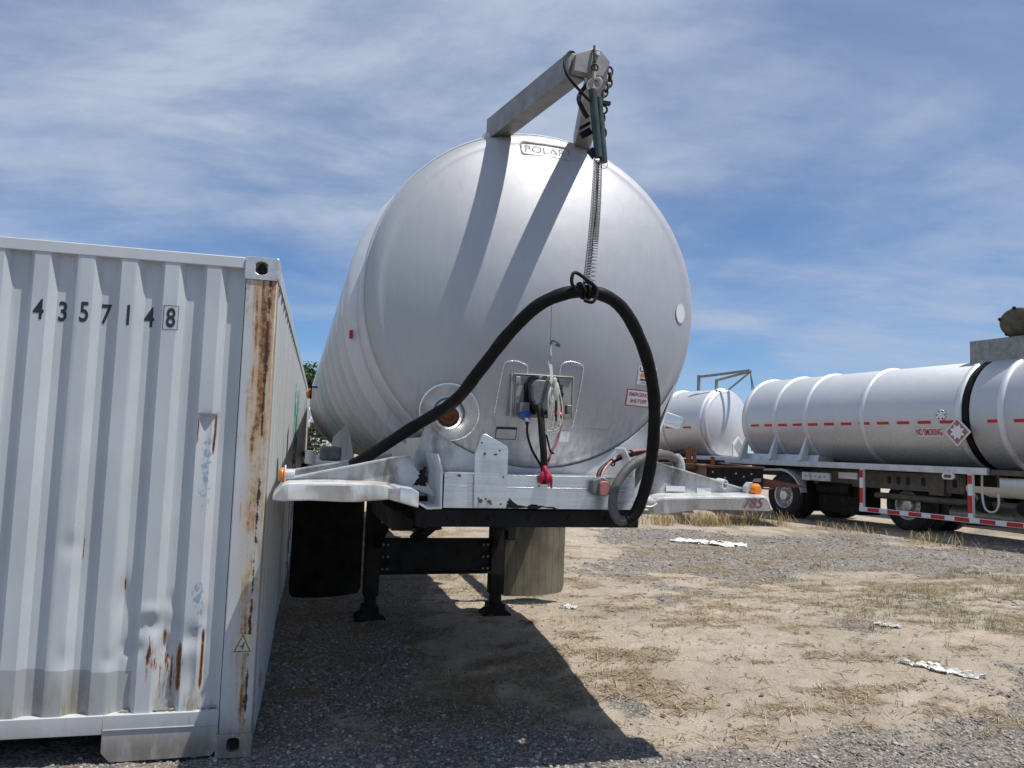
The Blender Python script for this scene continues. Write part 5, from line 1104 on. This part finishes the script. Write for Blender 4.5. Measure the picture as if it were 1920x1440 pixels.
MB().add([(0.12, -0.525, 1.38), (0.32, -0.525, 1.60), (0.12, -0.525, 1.82), (-0.08, -0.525, 1.60)], [(0, 1, 2, 3)]).build('placard', 'greysticker', ph, fix=False)
m = MB(); rs = np.random.RandomState(2)
m.box((0.75, -0.52, 1.5), (1.05, -0.45, 2.2)); m.build('notice_board', 'tapewhite', T3)
MB().tube(catmull([(0.6, -0.55, 1.7), (0.75, -0.6, 1.45), (0.9, -0.5, 1.6), (1.05, -0.6, 1.42), (1.2, -0.5, 1.5)], 6), 0.035, 8).build('coiled_hose', 'grey', T3)
for v_ in (8.2, 9.5):
    for s_, x_ in ((-1, -0.5), (1, 1.6)): wheel(T3, (x_, v_, 0.50), s_)
for x_ in (-0.1, 1.2): MB().box((x_ - .06, 2.9, 0), (x_ + .06, 3.02, 1.1)).build('landing_leg', 'black', T3)

# ================================================================ rusty flatbed frame
FB = thing('flatbed_trailer', 'rust brown flatbed trailer frame with black end panel and upright stakes, beyond the numbered bumper', 'flatbed trailer', (4.37, 15.0, 0.28), radians(-8.7))
ep = MB().prism([(-0.36, 0.98), (-0.36, 1.22), (0.37, 1.24), (0.37, 0.98)], FR, 0.0, 0.02).build('end_panel', 'black', FB, bevel=0.003)
for (a, b) in ((-0.28, 1.17), (-0.12, 1.10), (0.02, 1.16), (0.12, 1.12), (0.22, 1.16)): MB().cyl((a, -0.004, b), (a, 0.0, b), 0.012, n=8).build('hole', 'greysticker', ep)
MB().prism([(0.23, 1.06), (0.25, 1.10), (0.34, 1.11), (0.34, 1.06)], FR, -0.004, -0.001).build('notch', 'beigeplate', ep)
MB().box((-0.38, -0.03, 1.235), (0.39, 0.06, 1.258)).box((-0.38, -0.03, 0.965), (0.50, 0.05, 0.985)).build('end_cap', 'rustbrown', FB, bevel=0.003)
for x_ in (-0.36, 0.33): MB().box((x_, 0.06, 1.0), (x_ + 0.03, 8.5, 1.23)).box((x_ - .04, 0.06, 1.23), (x_ + 0.07, 8.5, 1.25)).build('main_beam', 'rustbrown', FB, bevel=0.003)
for k in range(7): MB().box((-0.33, 0.9 + 1.15 * k, 1.06), (0.33, 0.98 + 1.15 * k, 1.18)).build('crossmember', 'rustbrown', FB)
MB().prism([(0.38, 1.11), (0.90, 1.03), (0.93, 1.005), (0.38, 0.99)], FR, 0.10, 0.12).box((0.38, 0.12, 1.0), (0.80, 1.0, 1.015)).build('side_wing', 'rustbrown', FB)
MB().box((-0.75, 2.4, 1.05), (-0.10, 6.5, 1.24)).box((-0.95, 1.6, 1.17), (-0.36, 2.4, 1.25)).build('deck', 'rustbrown', FB, bevel=0.004)
MB().box((-1.2, 4.6, 1.0), (0.45, 8.5, 1.12)).build('rear_deck', 'rustbrown', FB, bevel=0.004)
for (x_, y_, h, w) in ((-0.52, 1.9, 0.30, 0.045), (-0.42, 1.9, 0.28, 0.03), (-0.98, 2.2, 0.16, 0.03), (-0.12, 2.2, 0.15, 0.03)):
    MB().box((x_, y_, 1.2), (x_ + w * 2, y_ + 0.06, 1.22 + h)).build('stake', 'rust', FB, bevel=0.003)
MB().box((-1.15, 3.5, 1.24), (0.1, 3.6, 1.30)).tube(catmull([(-1.2, 2.2, 1.40), (-0.9, 2.1, 1.38), (-0.55, 1.95, 1.46)], 5), 0.012, 6).tube(catmull([(-0.75, 2.0, 1.45), (-0.72, 2.0, 1.32), (-0.66, 2.0, 1.24)], 5), 0.012, 6).build('clutter', 'black', FB)
for o_ in [o for o in bpy.data.objects if o.parent == FB or (o.parent and o.parent.parent == FB)]:
    for v_ in o_.data.vertices:
        x_, y_, z_ = v_.co; v_.co = (x_ * 1.46, y_ * 1.2, 1.62 - (1.62 - z_ - 0.22) * 1.46 - 0.28)
for v_ in (7.0, 8.3):
    for s_, x_ in ((-1, -1.45), (1, 0.65)): wheel(FB, (x_, v_, 0.50), s_)



# ================================================================ stairs and trees behind, left
ST = thing('metal_staircase', 'white railed metal stairs glimpsed between the container and the tanker', 'stairs', (-5.3, 20.5, 0.26), radians(0))
for x_ in (0.0, 0.9):
    MB().beam((x_, 0.0, 1.95), (x_, -2.0, 0.95), 0.05, 0.14).build('stringer', 'grime_shade_white', ST)
    MB().beam((x_, 0.0, 2.85), (x_, -2.0, 1.75), 0.05, 0.05).beam((x_, 0.0, 2.35), (x_, -2.0, 1.3), 0.03, 0.03).build('handrail', 'white', ST)
    for k in range(12): MB().box((x_ - 0.015, -2.0 + 0.18 * k, 0.95 + 0.09 * k), (x_ + 0.015, -1.97 + 0.18 * k, 1.80 + 0.098 * k)).build('baluster', 'white', ST)
for k in range(8): MB().box((0, -2.0 + 0.25 * k, 0.95 + 0.125 * k), (0.9, -1.76 + 0.25 * k, 0.98 + 0.125 * k)).build('tread', 'frame', ST)
MB().box((-2.2, 0.0, 1.9), (0.9, 1.5, 1.98)).build('landing', 'white', ST)
for (x_, y_) in ((-2.1, 0.1), (0.85, 0.1), (-2.1, 1.4), (0.85, 1.4)): MB().box((x_ - .04, y_ - .04, 0), (x_ + .04, y_ + .04, 1.9)).build('leg', 'frame', ST)
for (x_, y_) in ((0.05, -1.95), (0.85, -1.95)): MB().box((x_ - .04, y_ - .04, 0), (x_ + .04, y_ + .04, 0.98)).build('leg', 'frame', ST)

def leafmat():
    b = NB('tree_leaves'); a = b.n('ShaderNodeAttribute', attribute_name='tone'); c = b.mix(a.outputs['Fac'], (0.022, 0.045, 0.016), (0.085, 0.12, 0.04))
    return b.out(c, 0.6, 0, Specular_IOR_Level=0.3)
MAT['leaf'] = leafmat(); MAT['bark'] = simple('bark', (0.10, 0.08, 0.06), 0.9, 0, 0.3, 8, 0.5)
def tree(x, y, H, Wd, seed, label):
    rs = np.random.RandomState(seed); z0 = G(x, y); T = thing('tree', label, 'tree', (x, y, z0), 0, 'trees behind the yard')
    m = MB(); m.tube([(0, 0, -0.1), (0.05, 0, H * .25), (-0.05, 0.1, H * .5), (0.05, 0, H * .8)], [0.24, 0.18, 0.12, 0.03], 10)
    cl = []
    for k in range(14):
        a = rs.rand() * 2 * pi; t = 0.25 + 0.6 * rs.rand(); r_ = Wd * (0.35 + 0.65 * rs.rand()) * sin(pi * min(0.95, t * 1.05)) ** 0.5; e = (r_ * cos(a), r_ * sin(a), H * (t + 0.12))
        m.tube(catmull([(0, 0, H * t * .8), (e[0] * .5, e[1] * .5, H * t), e], 3), [0.06, .055, .05, .04, .03, .02, .012], 6); cl.append((e, 0.45 + 0.5 * rs.rand()))
    for k in range(26):
        a = rs.rand() * 2 * pi; t = 0.2 + 0.78 * rs.rand(); r_ = Wd * rs.rand() ** 0.5 * (1 - ((t - 0.5) / 0.62) ** 2); cl.append(((r_ * cos(a), r_ * sin(a), H * t), 0.4 + 0.5 * rs.rand()))
    m.build('trunk', 'bark', T)
    V = []; F = []; tn = []
    for (c_, r_) in cl:
        tone = rs.rand()
        for k in range(240):
            d = rs.randn(3); d /= np.linalg.norm(d); p = np.array(c_) + d * r_ * rs.rand() ** 0.4 * np.array([1, 1, 0.75]); s_ = 0.05 + 0.07 * rs.rand()
            a = rs.randn(3); a /= np.linalg.norm(a); b_ = np.cross(a, rs.randn(3)); b_ /= np.linalg.norm(b_); o = len(V)
            V += [tuple(p + a * s_), tuple(p + b_ * s_ * .5), tuple(p - a * s_), tuple(p - b_ * s_ * .5)]; F.append((o, o + 1, o + 2, o + 3)); tn += [min(1, max(0, tone * .6 + .4 * rs.rand()))] * 4
    m = MB(); m.add(V, F); o = m.build('crown', 'leaf', T, fix=False, smooth=False); at = o.data.attributes.new('tone', 'FLOAT', 'POINT'); at.data.foreach_set('value', np.array(tn, dtype=np.float32))
tree(-9.0, 34, 4.5, 1.9, 1, 'tallest dark green tree in the gap between container and tanker')
tree(-13.5, 38, 5.0, 2.4, 2, 'dark green tree directly behind the long container')
tree(-6.2, 37, 4.6, 2.0, 3, 'dark green tree hidden behind the big near tanker')
